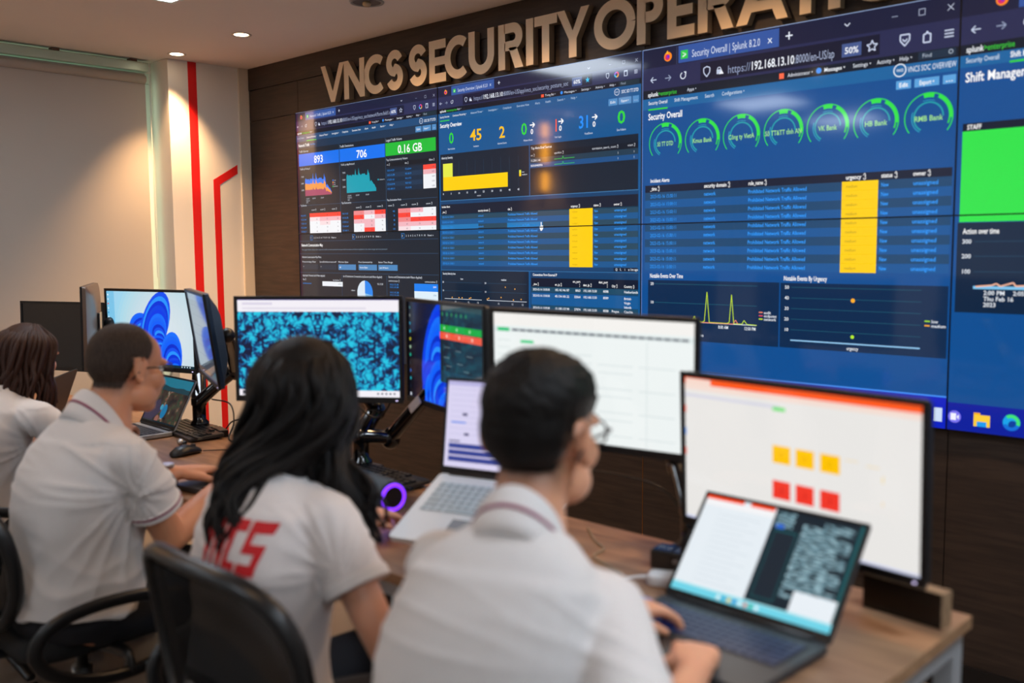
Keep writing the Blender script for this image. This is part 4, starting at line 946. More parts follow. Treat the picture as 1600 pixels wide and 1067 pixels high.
def scr_dim(w, h):
    c = Canvas(w, h); c.rect(0, 0, w, h, '454a54', 0); c.rect(0, h * .93, w, h, '60504a', 1); c.rect(0, 0, w, h * .08, '4f5a6c', 1)
    for k in range(6): c.rect(w * .1, h * (.15 + .12 * k), w * .8, h * (.158 + .12 * k), '565b66', 2)
    return c
def scr_valley(w, h):
    c = Canvas(w, h); c.rect(0, 0, w, h, 'valley', 0); c.rect(0, 0, w, h * .20, '1f6f86', 1); c.poly([(0, h * .2), (w * .2, h * .16), (w * .5, h * .21), (w * .8, h * .18), (w, h * .22), (w, h * .30), (0, h * .28)], '1c3a44', 2)
    c.poly([(0, h * .62), (w * .3, h * .5), (w * .42, h * .75), (w * .25, h), (0, h)], '2a2440', .5); c.disc(w * .52, h * .74, .022, '1f6f9c', 2, 14, .030); c.disc(w * .42, h * .66, .012, '2f8aa8', 2); c.disc(w * .40, h * .93, .016, '8a5a50', 2)
    c.rect(0, h * .97, w, h, '16242c', 3)
    return c
def scr_cyanpage(w, h):
    c = Canvas(w, h); c.rect(0, 0, w, h, '8fd0dc', 0); c.rect(0, 0, w, h * .3, '6a9cae', 1); c.rect(0, h * .93, w, h, '3a98c0', 1); return c
def scr_lilac(w, h):
    c = Canvas(w, h); c.rect(0, 0, w, h, 'd8d2f0', 0); c.rect(0, 0, w, h * .05, 'b9b4e0', 1)
    for k in range(9): c.rect(w * .03, h * (.09 + .065 * k), w * .9, h * (.095 + .065 * k), 'bdb8dc', 1)
    for u, v in ((.13, .37), (.30, .37), (.42, .60), (.15, .60), (.34, .60)): c.rect(w * u, h * v, w * (u + .04), h * (v + .028), '2a2860', 2)
    c.rect(w * .04, h * .47, w * .16, h * .49, '6a90e8', 2); c.rect(w * .03, h * .69, w * .12, h * .705, '44406a', 2)
    for v in (.725, .80, .875): c.rect(w * .03, h * v, w * .97, h * (v + .058), '2c3c8c', 2); c.rect(w * .03, h * (v + .022), w * .97, h * (v + .026), '4a5cb0', 3)
    return c
def scr_split(w, h):
    c = Canvas(w, h); c.rect(0, 0, w, h, 'e6eef4', 0)
    c.rect(0, 0, w * .255, h * .035, 'ff4a1e', 2); c.rect(w * .30, 0, w * .46, h * .035, 'ff4a1e', 2); c.rect(0, h * .035, w * .47, h * .10, 'f4f4f6', 1)
    for r in range(13): c.rect(w * .13, h * (.17 + .057 * r), w * (.40 - .07 * ((r * 3) % 2)), h * (.178 + .057 * r), 'd2dce4', 2)
    c.rect(w * .115, h * .12, w * .118, h * .93, 'dae4ea', 2)
    c.rect(w * .47, 0, w, h * .93, '14222c', 2); c.rect(w * .49, h * .02, w * .60, h * .17, 'prose', 3); c.rect(w * .50, h * .145, w * .55, h * .185, '2f6ad8', 4)
    c.rect(w * .50, h * .20, w * .64, h * .87, '0f5a60', 3); c.rect(w * .505, h * .215, w * .635, h * .86, '1a2530', 4)
    c.rect(w * .66, h * .05, w * .96, h * .80, 'prose', 3); c.rect(w * .98, 0, w, h * .9, '1a5a60', 3)
    for (a, b, q) in ((.62, .78, .05), (.86, .96, .13), (.90, .96, .30), (.88, .96, .45), (.90, .96, .62), (.68, .76, .72)): c.rect(w * a, h * q, w * b, h * (q + .05), '14222c', 4)
    c.rect(w * .74, h * .72, w * .99, h * .935, 'e9f0f6', 5); c.rect(0, h * .93, w, h, '6fd4e8', 6); c.rect(0, h * .915, w, h * .935, 'a8e6f0', 5.5)
    for k in range(8): c.disc(w * (.32 + .035 * k), h * .965, .0045, ('e8f8fc', '1f9cd0', 'f0c84a', '2f7ad0', 'e8f8fc', 'e87a4a', '2fb080', 'e8f8fc')[k], 7, 8)
    return c

# ================================================================== MONITORS
def monitor(label, pos, yaw, pitch, w, h, pic, strength=1.0, bulge=0.03, backcol=None, roll=0.0, cat='monitor'):
    t = thing('monitor', label, cat, pos); t.rotation_euler = (rad(pitch), rad(roll), rad(yaw))
    b, bb = 0.011, 0.018
    fr = MB()
    for a, q in (((-w / 2, h / 2 - b), (w / 2, h / 2)), ((-w / 2, -h / 2), (w / 2, -h / 2 + bb)), ((-w / 2, -h / 2 + bb), (-w / 2 + b, h / 2 - b)), ((w / 2 - b, -h / 2 + bb), (w / 2, h / 2 - b))): fr.span((a[0], 0, a[1]), (q[0], 0.008, q[1]))
    fr.build('bezel', M_black, t, bevel=0.0012)
    M_b = backcol or M_dgrey
    bk = MB(); rg = []
    for y, k in ((0.0082, 1.0), (0.022, 0.995), (0.03, 0.9), (0.03 + bulge * .7, 0.66), (0.03 + bulge, 0.5)): rg.append([(x * k, y, z * k) for x, z in rrect(w, h, 0.012 if k > .95 else .04)])
    bk.rings(rg); bk.build('back_cover', M_b, t, smooth=False, bevel=0.001)
    vs = MB()
    for k in range(-4, 5): vs.box((k * w * .07, 0.031, h * .40), (w * .05, 0.003, 0.004))
    vs.build('vent_slots', M_black, t)
    MB().box((0, 0.034 + bulge, 0), (0.1, 0.012, 0.1)).build('mounting_plate', M_gloss, t, bevel=0.003)
    MB().box((w / 2 - .02, 0.002, -h / 2 + bb * .45), (0.006, 0.006, 0.002)).build('power_light', mat('power_led', 'ffffff', 0.4, emit='d8c8ff', estr=2.0), t)
    c = pic(w - 2 * b, h - b - bb); c.st = 1.0
    o = c.mesh('screen', t, loc=(-w / 2 + b, 0.0045, h / 2 - b))
    return t
M_blueback = mat('blue_monitor_back', '16304f', 0.35)
mA = monitor('monitor showing a mirrored cyan coral pattern, in front of the long-haired woman', (-2.496, -1.455, 1.145), 35.9, -0.8, .54, .33, scr_coral)
mB = monitor('monitor with a dark blue flower picture and a green and a red bar', (-2.118, -1.28, 1.133), -17, 0, .54, .33, scr_bloom_dark)
mD = monitor('monitor with a nearly blank white page, behind the crop-haired man', (-1.437, -1.429, 1.136), 13.9, 3.0, .54, .33, scr_page, roll=1.2)
mE = monitor('monitor with an orange top bar and rows of yellow and red squares', (-0.906, -1.45, 1.013), -6.7, 2.0, .56, .34, scr_alert)
mF = monitor('monitor with a bright blue flower on a pale sky background', (-3.767, -1.391, 1.134), 12.9, 0.5, .54, .33, scr_bloom_light)
mG = monitor('tilted dim grey monitor seen nearly edge on, with a blue back', (-3.214, -1.461, 1.144), -21.4, 7.6, .54, .33, scr_dim, backcol=M_blueback, bulge=.035)
mH = monitor('switched off black monitor in front of the window blind', (-4.735, -1.364, 1.051 + .0), 20.6, -1.8, .54, .33, scr_off)
mI = monitor('monitor turned away to show its brown back and thin edge, beside the switched off monitor', (-4.045, -1.52, 1.151), -27.7, -1.0, .54, .33, scr_dim, backcol=mat('bronze_monitor_back', '6b5647', 0.35), bulge=.012)

# desk arms that hold them
def arm(label, base, joints, heads, pole_h=0.10, sticker=False):
    """base (x, y); joints: for each head the elbow point; heads: point behind the monitor"""
    bx, by = base
    t = thing('monitor_stand', label, 'monitor stand', (bx, by, ZD))
    L = lambda p: (p[0] - bx, p[1] - by, p[2] - ZD)
    MB().box((0, 0, 0.011), (0.11, 0.10, 0.02)).build('clamp', M_black, t, bevel=0.004)
    MB().lathe([(0.036, 0.02), (0.036, 0.035), (0.026, 0.045), (0.026, pole_h), (0.03, pole_h + .004), (0.03, pole_h + .03), (0.02, pole_h + .035)], n=28).build('post', M_gloss, t, smooth=True)
    for k, (j, hd) in enumerate(zip(joints, heads)):
        J, H_ = L(j), L(hd)
        a = MB(); a.tube([(0, 0, pole_h + .015 - .001 * k, .03, .024), ((J[0]) * .5, J[1] * .5, (pole_h + J[2]) / 2 + .01, .028, .022), (*J, .026, .022)], 0.025, n=14, sq=3, smooth=5); a.build('lower_arm', M_gloss, t, smooth=True)
        MB().ell(J, (.032, .032, .036)).build('elbow_joint', M_gloss, t, smooth=True)
        u = MB(); u.tube([(*J, .022, .022), ((J[0] + H_[0]) / 2, (J[1] + H_[1]) / 2, (J[2] + H_[2]) / 2 + .012, .020, .02), (*H_, .018, .018)], 0.02, n=14, sq=3, smooth=5); uo = u.build('upper_arm', M_gloss, t, smooth=True)
        MB().ell(H_, (.026, .026, .028)).build('ball_joint', M_black, t, smooth=True)
        if sticker and k == 1:
            m_ = [(J[i] + H_[i]) / 2 for i in range(3)]; d_ = (V3(H_) - V3(J)).normalized()
            p0 = V3(m_) - d_ * .075 + V3((0.004, -.021, .013)); p1 = V3(m_) - d_ * .02 + V3((0.004, -.021, .013))
            MB().tube([tuple(p0), tuple(p1)], (.016, .003), n=8, sq=4, cap='flat', up=V3((0, -1, 0.3))).build('sticker', mat('white_sticker', 'e8dcd8', 0.5), t)
    return t
def behind(pos, yaw, off=.085, pitch=0, dz=0):
    return (pos[0] - off * sin(rad(yaw)), pos[1] + off * cos(rad(yaw)), pos[2] + dz)
arm('black double monitor arm rising beside the red striped pillar', (-3.50, -1.325), [(-3.63, -1.25, .98), (-3.40, -1.22, .98)], [behind((-3.767, -1.391, 1.134), 12.9), behind((-3.214, -1.461, 1.144), -21.4, .095)])
arm('black double monitor arm with a white sticker, left of the open grey laptop', (-2.46, -1.325), [(-2.475, -1.25, .93), (-2.415, -1.24, .845)], [behind((-2.496, -1.455, 1.145), 35.9), behind((-2.118, -1.28, 1.133), -17)], sticker=True)
arm('black double monitor arm behind the two white screens', (-1.20, -1.345), [(-1.30, -1.25, .93), (-1.08, -1.22, .90)], [behind((-1.437, -1.429, 1.136), 13.9), behind((-0.906, -1.45, 1.013), -6.7)])
arm('black double monitor arm near the window blind', (-4.40, -1.325), [(-4.55, -1.25, .92), (-4.25, -1.26, .95)], [behind((-4.735, -1.364, 1.051), 20.6), behind((-4.033, -1.496, 1.151), -27.7, .06)])

# ================================================================== LAPTOPS, KEYBOARDS, MICE
_key = {}
def keys(parent, w, d, z, rows, cols, m, hgt=0.003, y0=0.0, x0=0.0):
    """a field of keys centred on (x0, y0), each key its own object"""
    pw, pd = w / cols, d / rows
    k = (round(pw, 4), round(pd, 4), m.name, hgt)
    def kmesh(ww):
        kk = k + (round(ww, 3),)
        if kk not in _key:
            o = MB().box((0, 0, hgt / 2), (pw * ww - .0028, pd - .0028, hgt), taper=.88).build('key', m); _key[kk] = o.data; bpy.data.objects.remove(o)
        return _key[kk]
    for r in range(rows):
        i = 0.0
        while i < cols - 1e-6:
            ww = 1.0
            if r == 0 and 3 <= i < 4: ww = 5.0
            elif i == 0 and r in (1, 2): ww = 2.0
            elif r in (1, 2) and abs(i - (cols - 2)) < .01: ww = 2.0
            o = bpy.data.objects.new('key', kmesh(ww)); COL.objects.link(o); o.parent = parent
            o.location = (x0 - w / 2 + (i + ww / 2) * pw, y0 - d / 2 + (r + .5) * pd, z); i += ww
def laptop(label, hinge, yaw, basep, scr, w, d, h, pic, mbody, mkeys, mlid=None, detail=True, th=.016, pad=True):
    t = thing('laptop', label, 'laptop', hinge); t.rotation_euler = (rad(basep), 0, rad(yaw))
    MB().add([], []) 
    bs = MB(); bs.rings([[(x, y - d / 2, z) for x, y in rrect(w * k, d * k, .012)] for z, k in ((-th, .975), (-th + .004, 1.0), (0, 1.0))]); base = bs.build('base', mbody, t, bevel=.001)
    kb = MB().box((0, -d * .36, .0004), (w * .88, d * .46, .0012)).build('keyboard', mat('keyboard_well_' + mkeys.name, '1a1c20', 0.5) if mkeys.name != 'silver_keys' else mbody, t)
    keys(kb, w * .87, d * .44, .001, 6, 15, mkeys, .0018, y0=-d * .36)
    if pad: MB().box((0, -d * .80, .0004), (w * .30, d * .30, .001)).build('touchpad', mat('touchpad_' + mbody.name, '8f979f' if mbody.name != 'black_laptop_body' else '1c1e22', 0.25), t)
    MB().tube([(-w * .42, 0, .001), (w * .42, 0, .001)], .006, n=12, cap='flat').build('hinge', M_black, t, smooth=True)
    lid = MB(); lid.rings([[(x, y, z + h / 2) for x, z in rrect(w, h, .008)] for y in (0.0, .006)]); lo = lid.build('lid', mlid or mbody, t, bevel=.001)
    lo.rotation_euler = (rad(scr), 0, 0)
    b = .008; fb = MB()
    for a, q in (((-w / 2 + .001, h - b), (w / 2 - .001, h - .001)), ((-w / 2 + .001, .003), (w / 2 - .001, .018)), ((-w / 2 + .001, .018), (-w / 2 + b, h - b)), ((w / 2 - b, .018), (w / 2 - .001, h - b))): fb.span((a[0], -.0012, a[1]), (q[0], .0, q[1]))
    fb.build('screen_bezel', M_black, lo)
    c = pic(w - 2 * b, h - b - .018); c.eps = .0001; c.mesh('screen', lo, loc=(-w / 2 + b, -.0002, h - b))
    return t
M_blk_body = mat('black_laptop_body', '34383c', 0.4); M_blk_key = mat('black_keys', '15171c', 0.4)
M_sil = mat('silver_laptop_body', 'aeb4ba', 0.35, metal=0.5); M_silk = mat('grey_keys', '3a4048', 0.5)
M_grey = mat('light_grey_laptop_body', 'e2e9ee', 0.35, metal=0.1); M_greyk = mat('silver_keys', 'a9bac2', 0.4)
M_bluek = mat('backlit_keys', '2c3440', 0.35, emit='2440a0', estr=0.10)
laptop('open black laptop showing a white page beside a dark terminal window', (-.903, -1.631, .763), -1.9, 0, -38.3, .355, .25, .235, scr_split, M_blk_body, M_bluek)
laptop('open light grey laptop on a stand showing a lilac page with blue bars', (-1.575, -1.57, .904), 16.2, 23.1, -31.4, .36, .25, .235, scr_lilac, M_grey, M_greyk, mlid=M_black)
laptop('thin silver laptop with a dark landscape picture, under the blue flower monitor', (-3.614, -1.45, .763), -2, 0, -28, .31, .22, .212, scr_valley, M_sil, M_silk, mlid=M_sil)
laptop('dark laptop between the seated man in glasses and the long-haired woman, its screen pale cyan', (-2.56, -1.61, .763), 9.1, 0, -26.5, .31, .22, .212, scr_cyanpage, M_blk_body, M_blk_key)
laptop('dark laptop seen from its edge beside the young woman at the window end', (-3.99, -1.72, .763), -38, 0, -20, .31, .22, .22, scr_dim, M_blk_body, M_blk_key)

# stand under the raised laptop
t = thing('laptop_stand', 'dark folding stand lifting the light grey laptop', 'laptop stand', (-1.575, -1.57, ZD)); t.rotation_euler = (0, 0, rad(16.2))
for s in (-1, 1):
    MB().tube([(s * .11, -.235, .006), (s * .11, .0, .006), (s * .11, .015, .02), (s * .11, -.05, .108), (s * .11, -.225, .034)], (.012, .005), n=8, sq=4, cap='flat').build('side_bar', M_black, t, smooth=False)
MB().tube([(-.11, -.225, .03), (.11, -.225, .03)], .006, n=10).build('cross_bar', M_black, t, smooth=True)
MB().tube([(-.11, .0, .008), (.11, .0, .008)], .006, n=10).build('cross_bar', M_black, t, smooth=True)

def keyboard(label, pos, yaw, tilt, w=.44, d=.135):
    t = thing('keyboard', label, 'keyboard', pos); t.rotation_euler = (rad(tilt), 0, rad(yaw))
    MB().rings([[(x, y, z) for x, y in rrect(w, d, .01)] for z in (0, .012)]).build('case', M_dgrey, t, bevel=.002)
    pl = MB().box((0, 0, .0125), (w * .97, d * .9, .001)).build('key_plate', M_black, t)
    keys(pl, w * .66, d * .84, .0132, 6, 15, M_blk_key, .006, x0=-w * .145); keys(pl, w * .13, d * .84, .0132, 6, 3, M_blk_key, .006, x0=w * .265); keys(pl, w * .14, d * .56, .0132, 4, 4, M_blk_key, .006, x0=w * .405, y0=-.014)
    for sx in (-1, 1): MB().box((sx * w * .4, d * .42, -.004), (.02, .012, .012)).build('foot', M_black, t)
    return t
keyboard('black wired keyboard leaning between the silver laptop and the monitor arm', (-3.47, -1.385, .752), -8, 3, w=.38)
keyboard('black keyboard behind the cylindrical speaker', (-2.36, -1.37, .752), -2, 3)

def mouse(label, pos, yaw):
    t = thing('mouse', label, 'mouse', pos, rad(yaw))
    rg = []
    for y, wx, hz in ((-.058, .008, .010), (-.052, .022, .022), (-.03, .030, .034), (0, .030, .037), (.03, .028, .030), (.052, .022, .019), (.058, .010, .010)):
        rg.append([(wx * cos(a), y, max(0.0, hz * (.35 + .65 * sin(a))) if sin(a) > 0 else .35 * hz * (1 + sin(a))) for a in [2 * pi * i / 18 for i in range(18)]])
    b = MB().rings(rg).build('shell', M_black, t, smooth=True)
    MB().tube([(0, .024, .030), (0, .040, .027)], (.003, .006), n=10).build('wheel', M_dgrey, t, smooth=True)
    return t
mouse('glossy black wired mouse in front of the keyboard', (-3.115, -1.585, ZD), 12)
mouse('black mouse half hidden by a white sleeve, next to the silver laptop', (-3.235, -1.70, ZD), 20)
def cable(label, pts, r=.0022, m=None, name='cable'):
    o = MB().tube(pts, r, n=7, smooth=6).build(name, m or M_black, smooth=True)
    return tag(o, label, 'cable')
cable('thin black mouse cable curving over the desk', [(-3.103, -1.525, .752), (-3.05, -1.42, .748), (-2.98, -1.36, .748), (-2.95, -1.31, .748), (-2.98, -1.292, .748)])
cable('black cable looping down from the monitor arm by the striped pillar', [(-3.46, -1.29, .87), (-3.36, -1.27, .86), (-3.30, -1.29, .80), (-3.27, -1.33, .75), (-3.19, -1.36, .7485), (-3.10, -1.34, .7485)], .003)
cable('black power lead hanging behind the cyan coral monitor', [(-2.52, -1.36, 1.02), (-2.40, -1.33, .93), (-2.33, -1.32, .96), (-2.30, -1.30, 1.05)], .003)
cable('black cable hanging in a loop beside the striped pillar', [(-3.20, -1.33, 1.0), (-3.17, -1.30, .90), (-3.22, -1.29, .83), (-3.30, -1.30, .80), (-3.35, -1.31, .75)], .003)
cable('thin dark cable sagging against the dark wall behind the crop-haired man', [(-1.62, -1.29, .88), (-1.45, -1.285, .885), (-1.32, -1.285, .87), (-1.24, -1.30, .80), (-1.22, -1.33, .77)], .0025)
cable('beige cable lying across the oak desk near the white adapter', [(-1.52, -1.33, .7475), (-1.44, -1.40, .7475), (-1.38, -1.44, .7475), (-1.36, -1.50, .7475), (-1.25, -1.545, .7475)], .0025, mat('beige_cable', '9a8a74', 0.5))
cable('black cable with an inline switch behind the silver laptop', [(-3.72, -1.31, .757), (-3.62, -1.30, .757), (-3.56, -1.292, .757)], .003)

# small things on the desks
t = thing('speaker', 'cylindrical dark speaker with a glowing violet ring at its end', 'speaker', (-2.09, -1.565, ZD), rad(-8))
rg = MB(); zc = .047
rg.tube([(-.13, 0, zc), (-.12, 0, zc), (.095, 0, zc), (.105, 0, zc)], .045, n=36, cap='flat'); rg.build('body', mat('speaker_fabric', '31414e', 0.55, bump=.2, bscale=600), t, smooth=True, bevel=.004)
E_ring = mat('violet_ring_light', '7a3cff', 0.4, emit='7a2cff', estr=1.6)
def torus(mb, c, R_, r, ax='x', n=40, k=10):
    rings = []
    for i in range(n):
        a = 2 * pi * i / n; q = []
        for j in range(k):
            b = 2 * pi * j / k; rr = R_ + r * cos(b)
            p = (r * sin(b), rr * cos(a), rr * sin(a)) if ax == 'x' else (rr * cos(a), rr * sin(a), r * sin(b)) if ax == 'z' else (rr * cos(a), r * sin(b), rr * sin(a))
            q.append((c[0] + p[0], c[1] + p[1], c[2] + p[2]))
        rings.append(q)
    mb.rings(rings, caps=False, closed=True); return mb
torus(MB(), (.107, 0, zc), .033, .0055).build('light_ring', E_ring, t, smooth=True)
MB().tube([(.104, 0, zc), (.1085, 0, zc)], .028, n=30, cap='flat').build('passive_radiator', M_black, t)
MB().box((0, 0, .0025), (.12, .04, .005)).build('foot', M_black, t)
t = thing('desk_clock', 'wooden block clock with a black face on the desk corner', 'clock', (-.705, -1.385, ZD), rad(-7))
MB().box((0, .0185, .034), (.16, .037, .068)).build('case', wood('clock_wood', 'a88a6a', '6f5540', .5, (3, 20, 20), .05), t, bevel=.0015)
MB().box((0, -.0008, .034), (.157, .0016, .065)).build('face', mat('clock_face', '0b0a0b', .25), t)
t = thing('cable_adapter', 'rounded white plug adapter lying left of the black laptop', 'adapter', (-1.14, -1.535, ZD), rad(28))
MB().rings([[(x * k, y * k, z) for x, y in rrect(.075, .045, .014)] for z, k in ((0, .9), (.004, 1), (.02, 1), (.025, .85))]).build('shell', mat('white_plastic', 'd8dadc', .4), t, smooth=False, bevel=.002)
MB().tube([(-.037, 0, .012, .005), (-.055, 0, .012, .0035), (-.10, -.01, .006, .0025)], .004, n=8, smooth=4).build('plug_lead', mat('white_plastic', 'd8dadc', .4), t, smooth=True)
tag(MB().box((-1.11, -1.655, ZD + .003), (.10, .045, .005)).build('blue_slab', mat('bright_blue_slab', '0a8ad8', .4), bevel=.001), 'flat bright blue slab beside the white adapter', 'packet')  # thin flat box of even bright blue on the desk
t = thing('docking_station', 'small glossy black box at the foot of the rightmost white monitor', 'docking box', (-1.19, -1.435, ZD), rad(10))
MB().box((0, 0, .022), (.085, .06, .044)).build('box', M_gloss, t, bevel=.006); MB().box((.02, -.0305, .025), (.012, .002, .008)).build('port', M_steel, t)
t = thing('earbud_case', 'tiny silver and black earbud holder behind the mouse', 'earbud case', (-3.29, -1.515, ZD))
MB().ell((0, 0, .012), (.016, .012, .012)).build('shell', M_steel, t, smooth=True); MB().ell((.02, .006, .009), (.009, .009, .009)).build('earbud', M_gloss, t, smooth=True)
t = thing('power_plug', 'dark power brick at the foot of the arm near the striped pillar', 'power brick', (-3.38, -1.315, ZD), rad(-12))
MB().box((.03, 0, .014), (.10, .035, .028)).build('brick', M_black, t, bevel=.003)

# ================================================================== CHAIRS
M_mesh = mat('chair_mesh_fabric', '050506', .8, spec=.2, alpha=.62)
M_chair = mat('black_chair_plastic', '121315', .33)
M_seatf = mat('black_seat_fabric', '0c0c0e', .85, bump=.15, bscale=700)
def office_chair(label, x, y, yaw, back_y=-.26, back_w=.48, top=.92, low=.53, lean=.06, arms=True, armx=.29, tint=None, armz=.63):
    t = thing('office_chair', label, 'chair', (x, y, 0), rad(yaw))
    m = tint or M_chair
    MB().rings([[(px * k, py * k + .0, z) for px, py in rrect(.48, .46, .09, 6)] for z, k in ((.415, .86), (.425, .96), (.45, 1.0), (.475, .97), (.485, .85))]).build('seat', M_seatf, t, smooth=True)
    MB().box((0, 0, .405), (.28, .24, .02)).build('seat_plate', M_chair, t, bevel=.005)
    # backrest: a bowed loop frame with mesh in it
    zc, hh = (top + low) / 2, (top - low) / 2
    def P(a):
        ca, sa = cos(a), sin(a); e = 2 / 3.2
        xx = back_w / 2 * math.copysign(abs(ca) ** e, ca); zz = zc + hh * math.copysign(abs(sa) ** e, sa)
        if sa < 0: xx *= 1 - .22 * (-sa)
        f = (zz - low) / (top - low)
        return (xx, back_y - lean * f + .22 * xx * xx / (back_w / 2) ** 2 * .25, zz)
    loop = [P(2 * pi * i / 44) for i in range(44)]
    MB().tube(loop, (.013, .019), n=10, closed=True, up=V3((0, 1, 0))).build('back_frame', m, t, smooth=True)
    g = MB(); n = 14
    cols = []
    for j in range(n + 1):
        f = -1 + 2 * j / n; z = zc + hh * f * .985
        sa = abs(f); e = 3.2; half = back_w / 2 * (max(0, 1 - sa ** e)) ** (1 / e)
        if f < 0: half *= 1 - .22 * (-f)
        row = []
        for i in range(13):
            xx = half * (-1 + 2 * i / 12); ff = (z - low) / (top - low)
            row.append((xx, back_y - lean * ff + .055 * xx * xx / (back_w / 2) ** 2 - .004, z))
        cols.append(row)
    vs = [p for r in cols for p in r]; fs = [(j * 13 + i, j * 13 + i + 1, (j + 1) * 13 + i + 1, (j + 1) * 13 + i) for j in range(n) for i in range(12)]
    g.add(vs, fs); mo = g.build('back_mesh', M_mesh, t, smooth=True, fix=False); s_ = mo.modifiers.new('solid', 'SOLIDIFY'); s_.thickness = .003
    MB().tube([(0, -.02, .40, .03, .012), (0, back_y * .9, .41, .03, .014), (0, back_y - .045, .47, .028, .014), (0, back_y - .045, low + .03, .024, .012), (0, back_y - .05, zc - .04, .018, .01)], .02, n=10, sq=3, smooth=5).build('back_support', M_chair, t, smooth=True)
    rb = MB()
    for k in range(12): rb.tube([(-.10 + .001, back_y - .012, low + .075 + k * .007), (.10, back_y - .012, low + .075 + k * .007)], .0032, n=6)
    rb.build('lumbar_ribs', mat('grey_ribs', '5a5e62', .45), t, smooth=True)
    if arms:
        for s in (-1, 1):
            pts = [(s * armx, .12, armz - .02), (s * armx, .0, armz + .01), (s * armx, -.14, armz + .012), (s * armx, -.235, armz - .015), (s * (armx - .01), -.26, armz - .075), (s * (armx - .02), -.21, armz - .14), (s * (armx - .03), -.10, armz - .185), (s * (armx - .035), .03, armz - .19), (s * (armx - .025), .12, armz - .14), (s * (armx - .01), .16, armz - .075)]
            MB().tube([(*q, .024 if i in (0, 1, 2, 3) else .016, .011) for i, q in enumerate(crv(pts + [pts[0]], 4)[:-1])] if False else [(*q, .017, .011) for q in crv(pts + [pts[0]], 4)[:-1]], .015, n=10, closed=True, sq=2.6, up=V3((s, 0, 0))).build('armrest', m, t, smooth=True)
            MB().tube([(s * (armx - .035), -.02, armz - .19), (s * (armx - .06), -.02, .43), (s * .12, -.02, .408)], (.02, .009), n=8, sq=3, smooth=4, up=V3((0, 1, 0))).build('armrest_bracket', M_chair, t, smooth=True)
    MB().lathe([(.028, .16), (.028, .30), (.017, .30), (.017, .40)], n=20).build('gas_column', M_steel, t, smooth=True)
    for k in range(5):
        a = 2 * pi * k / 5 + .3; e = (cos(a), sin(a))
        lg = MB().tube([(e[0] * .02, e[1] * .02, .155, .028, .02), (e[0] * .16, e[1] * .16, .12, .022, .014), (e[0] * .29, e[1] * .29, .075, .018, .012)], .02, n=8, sq=3).build('leg', M_chair, t, smooth=True)
        c = MB(); c.tube([(e[0] * .29 - e[1] * .02, e[1] * .29 + e[0] * .02, .028), (e[0] * .29 + e[1] * .02, e[1] * .29 - e[0] * .02, .028)], .026, n=16, cap='flat'); c.build('caster', M_black, lg, smooth=False)
    return t
office_chair('black mesh office chair the woman with the red letters on her shirt sits on', -1.61, -2.04, 0, back_y=-.27, back_w=.52, top=.89, low=.50)
office_chair('black mesh office chair with loop armrests under the man in glasses', -2.68, -2.14, 2, back_y=-.27, back_w=.44, top=.86, low=.50, armx=.365, armz=.58)
office_chair('black office chair at the window end, under the young woman with brown hair', -3.52, -2.12, -12, back_y=-.27, top=.80)
office_chair('black office chair under the man with the dark cropped hair', -1.00, -2.23, 30, back_y=-.27, top=.80, low=.52, arms=False)
# ================================================================== PEOPLE
M_skin = {}
def skin_mat(name, base, blush, stub):
    m = bpy.data.materials.new(name); m.use_nodes = True; nt = m.node_tree; b = nt.nodes['Principled BSDF']
    b.inputs['Roughness'].default_value = 0.48; b.inputs['Subsurface Weight'].default_value = 0.12
    b.inputs['Subsurface Radius'].default_value = (0.02, 0.007, 0.004); b.inputs['Subsurface Scale'].default_value = 0.6
    at = nt.nodes.new('ShaderNodeAttribute'); at.attribute_name = 'tint'
    n = nt.nodes.new('ShaderNodeTexNoise'); n.inputs['Scale'].default_value = 22
    tc = nt.nodes.new('ShaderNodeTexCoord'); nt.links.new(tc.outputs['Object'], n.inputs['Vector'])
    m1 = nt.nodes.new('ShaderNodeMix'); m1.data_type = 'RGBA'; m1.inputs[6].default_value = (*lin(base), 1); m1.inputs[7].default_value = (*lin(blush), 1)
    nt.links.new(n.outputs[0], m1.inputs[0])
    m2 = nt.nodes.new('ShaderNodeMix'); m2.data_type = 'RGBA'; m2.inputs[7].default_value = (*lin(stub), 1)
    nt.links.new(m1.outputs[2], m2.inputs[6]); nt.links.new(at.outputs['Fac'], m2.inputs[0]); nt.links.new(m2.outputs[2], b.inputs['Base Color'])
    bp = nt.nodes.new('ShaderNodeBump'); bp.inputs['Strength'].default_value = .06; bp.inputs['Distance'].default_value = .002
    n2 = nt.nodes.new('ShaderNodeTexNoise'); n2.inputs['Scale'].default_value = 180; nt.links.new(tc.outputs['Object'], n2.inputs['Vector']); nt.links.new(n2.outputs[0], bp.inputs['Height']); nt.links.new(bp.outputs[0], b.inputs['Normal'])
    return m
M_shirt = mat('white_polo_cloth', 'd6d2d0', 0.85, sheen=.2, bump=.12, bscale=900)
M_collar = mat('white_rib_collar', 'd8d4d2', 0.8, bump=.15, bscale=500)
M_stripe = mat('plum_stripe', '8e4560', 0.8)
M_trous = mat('dark_trousers', '12131a', 0.85, bump=.1, bscale=500)
M_shoe = mat('black_shoe', '0c0c0d', 0.4)
M_eye = mat('eye_white', 'e8e4de', 0.2); M_iris = mat('eye_dark', '1a100c', 0.15)
def hair_mat(name, col, rough=.5):
    m = mat(name, col, rough, spec=.22, bump=.55, bscale=60, vary=.35, vscale=40, stretch=(6, 6, .8)); return m
M_hair_b = hair_mat('black_hair', '0b0808'); M_hair_m = hair_mat('short_dark_hair', '3d3028', .7); M_hair_br = hair_mat('brown_hair', '38221a', .38)

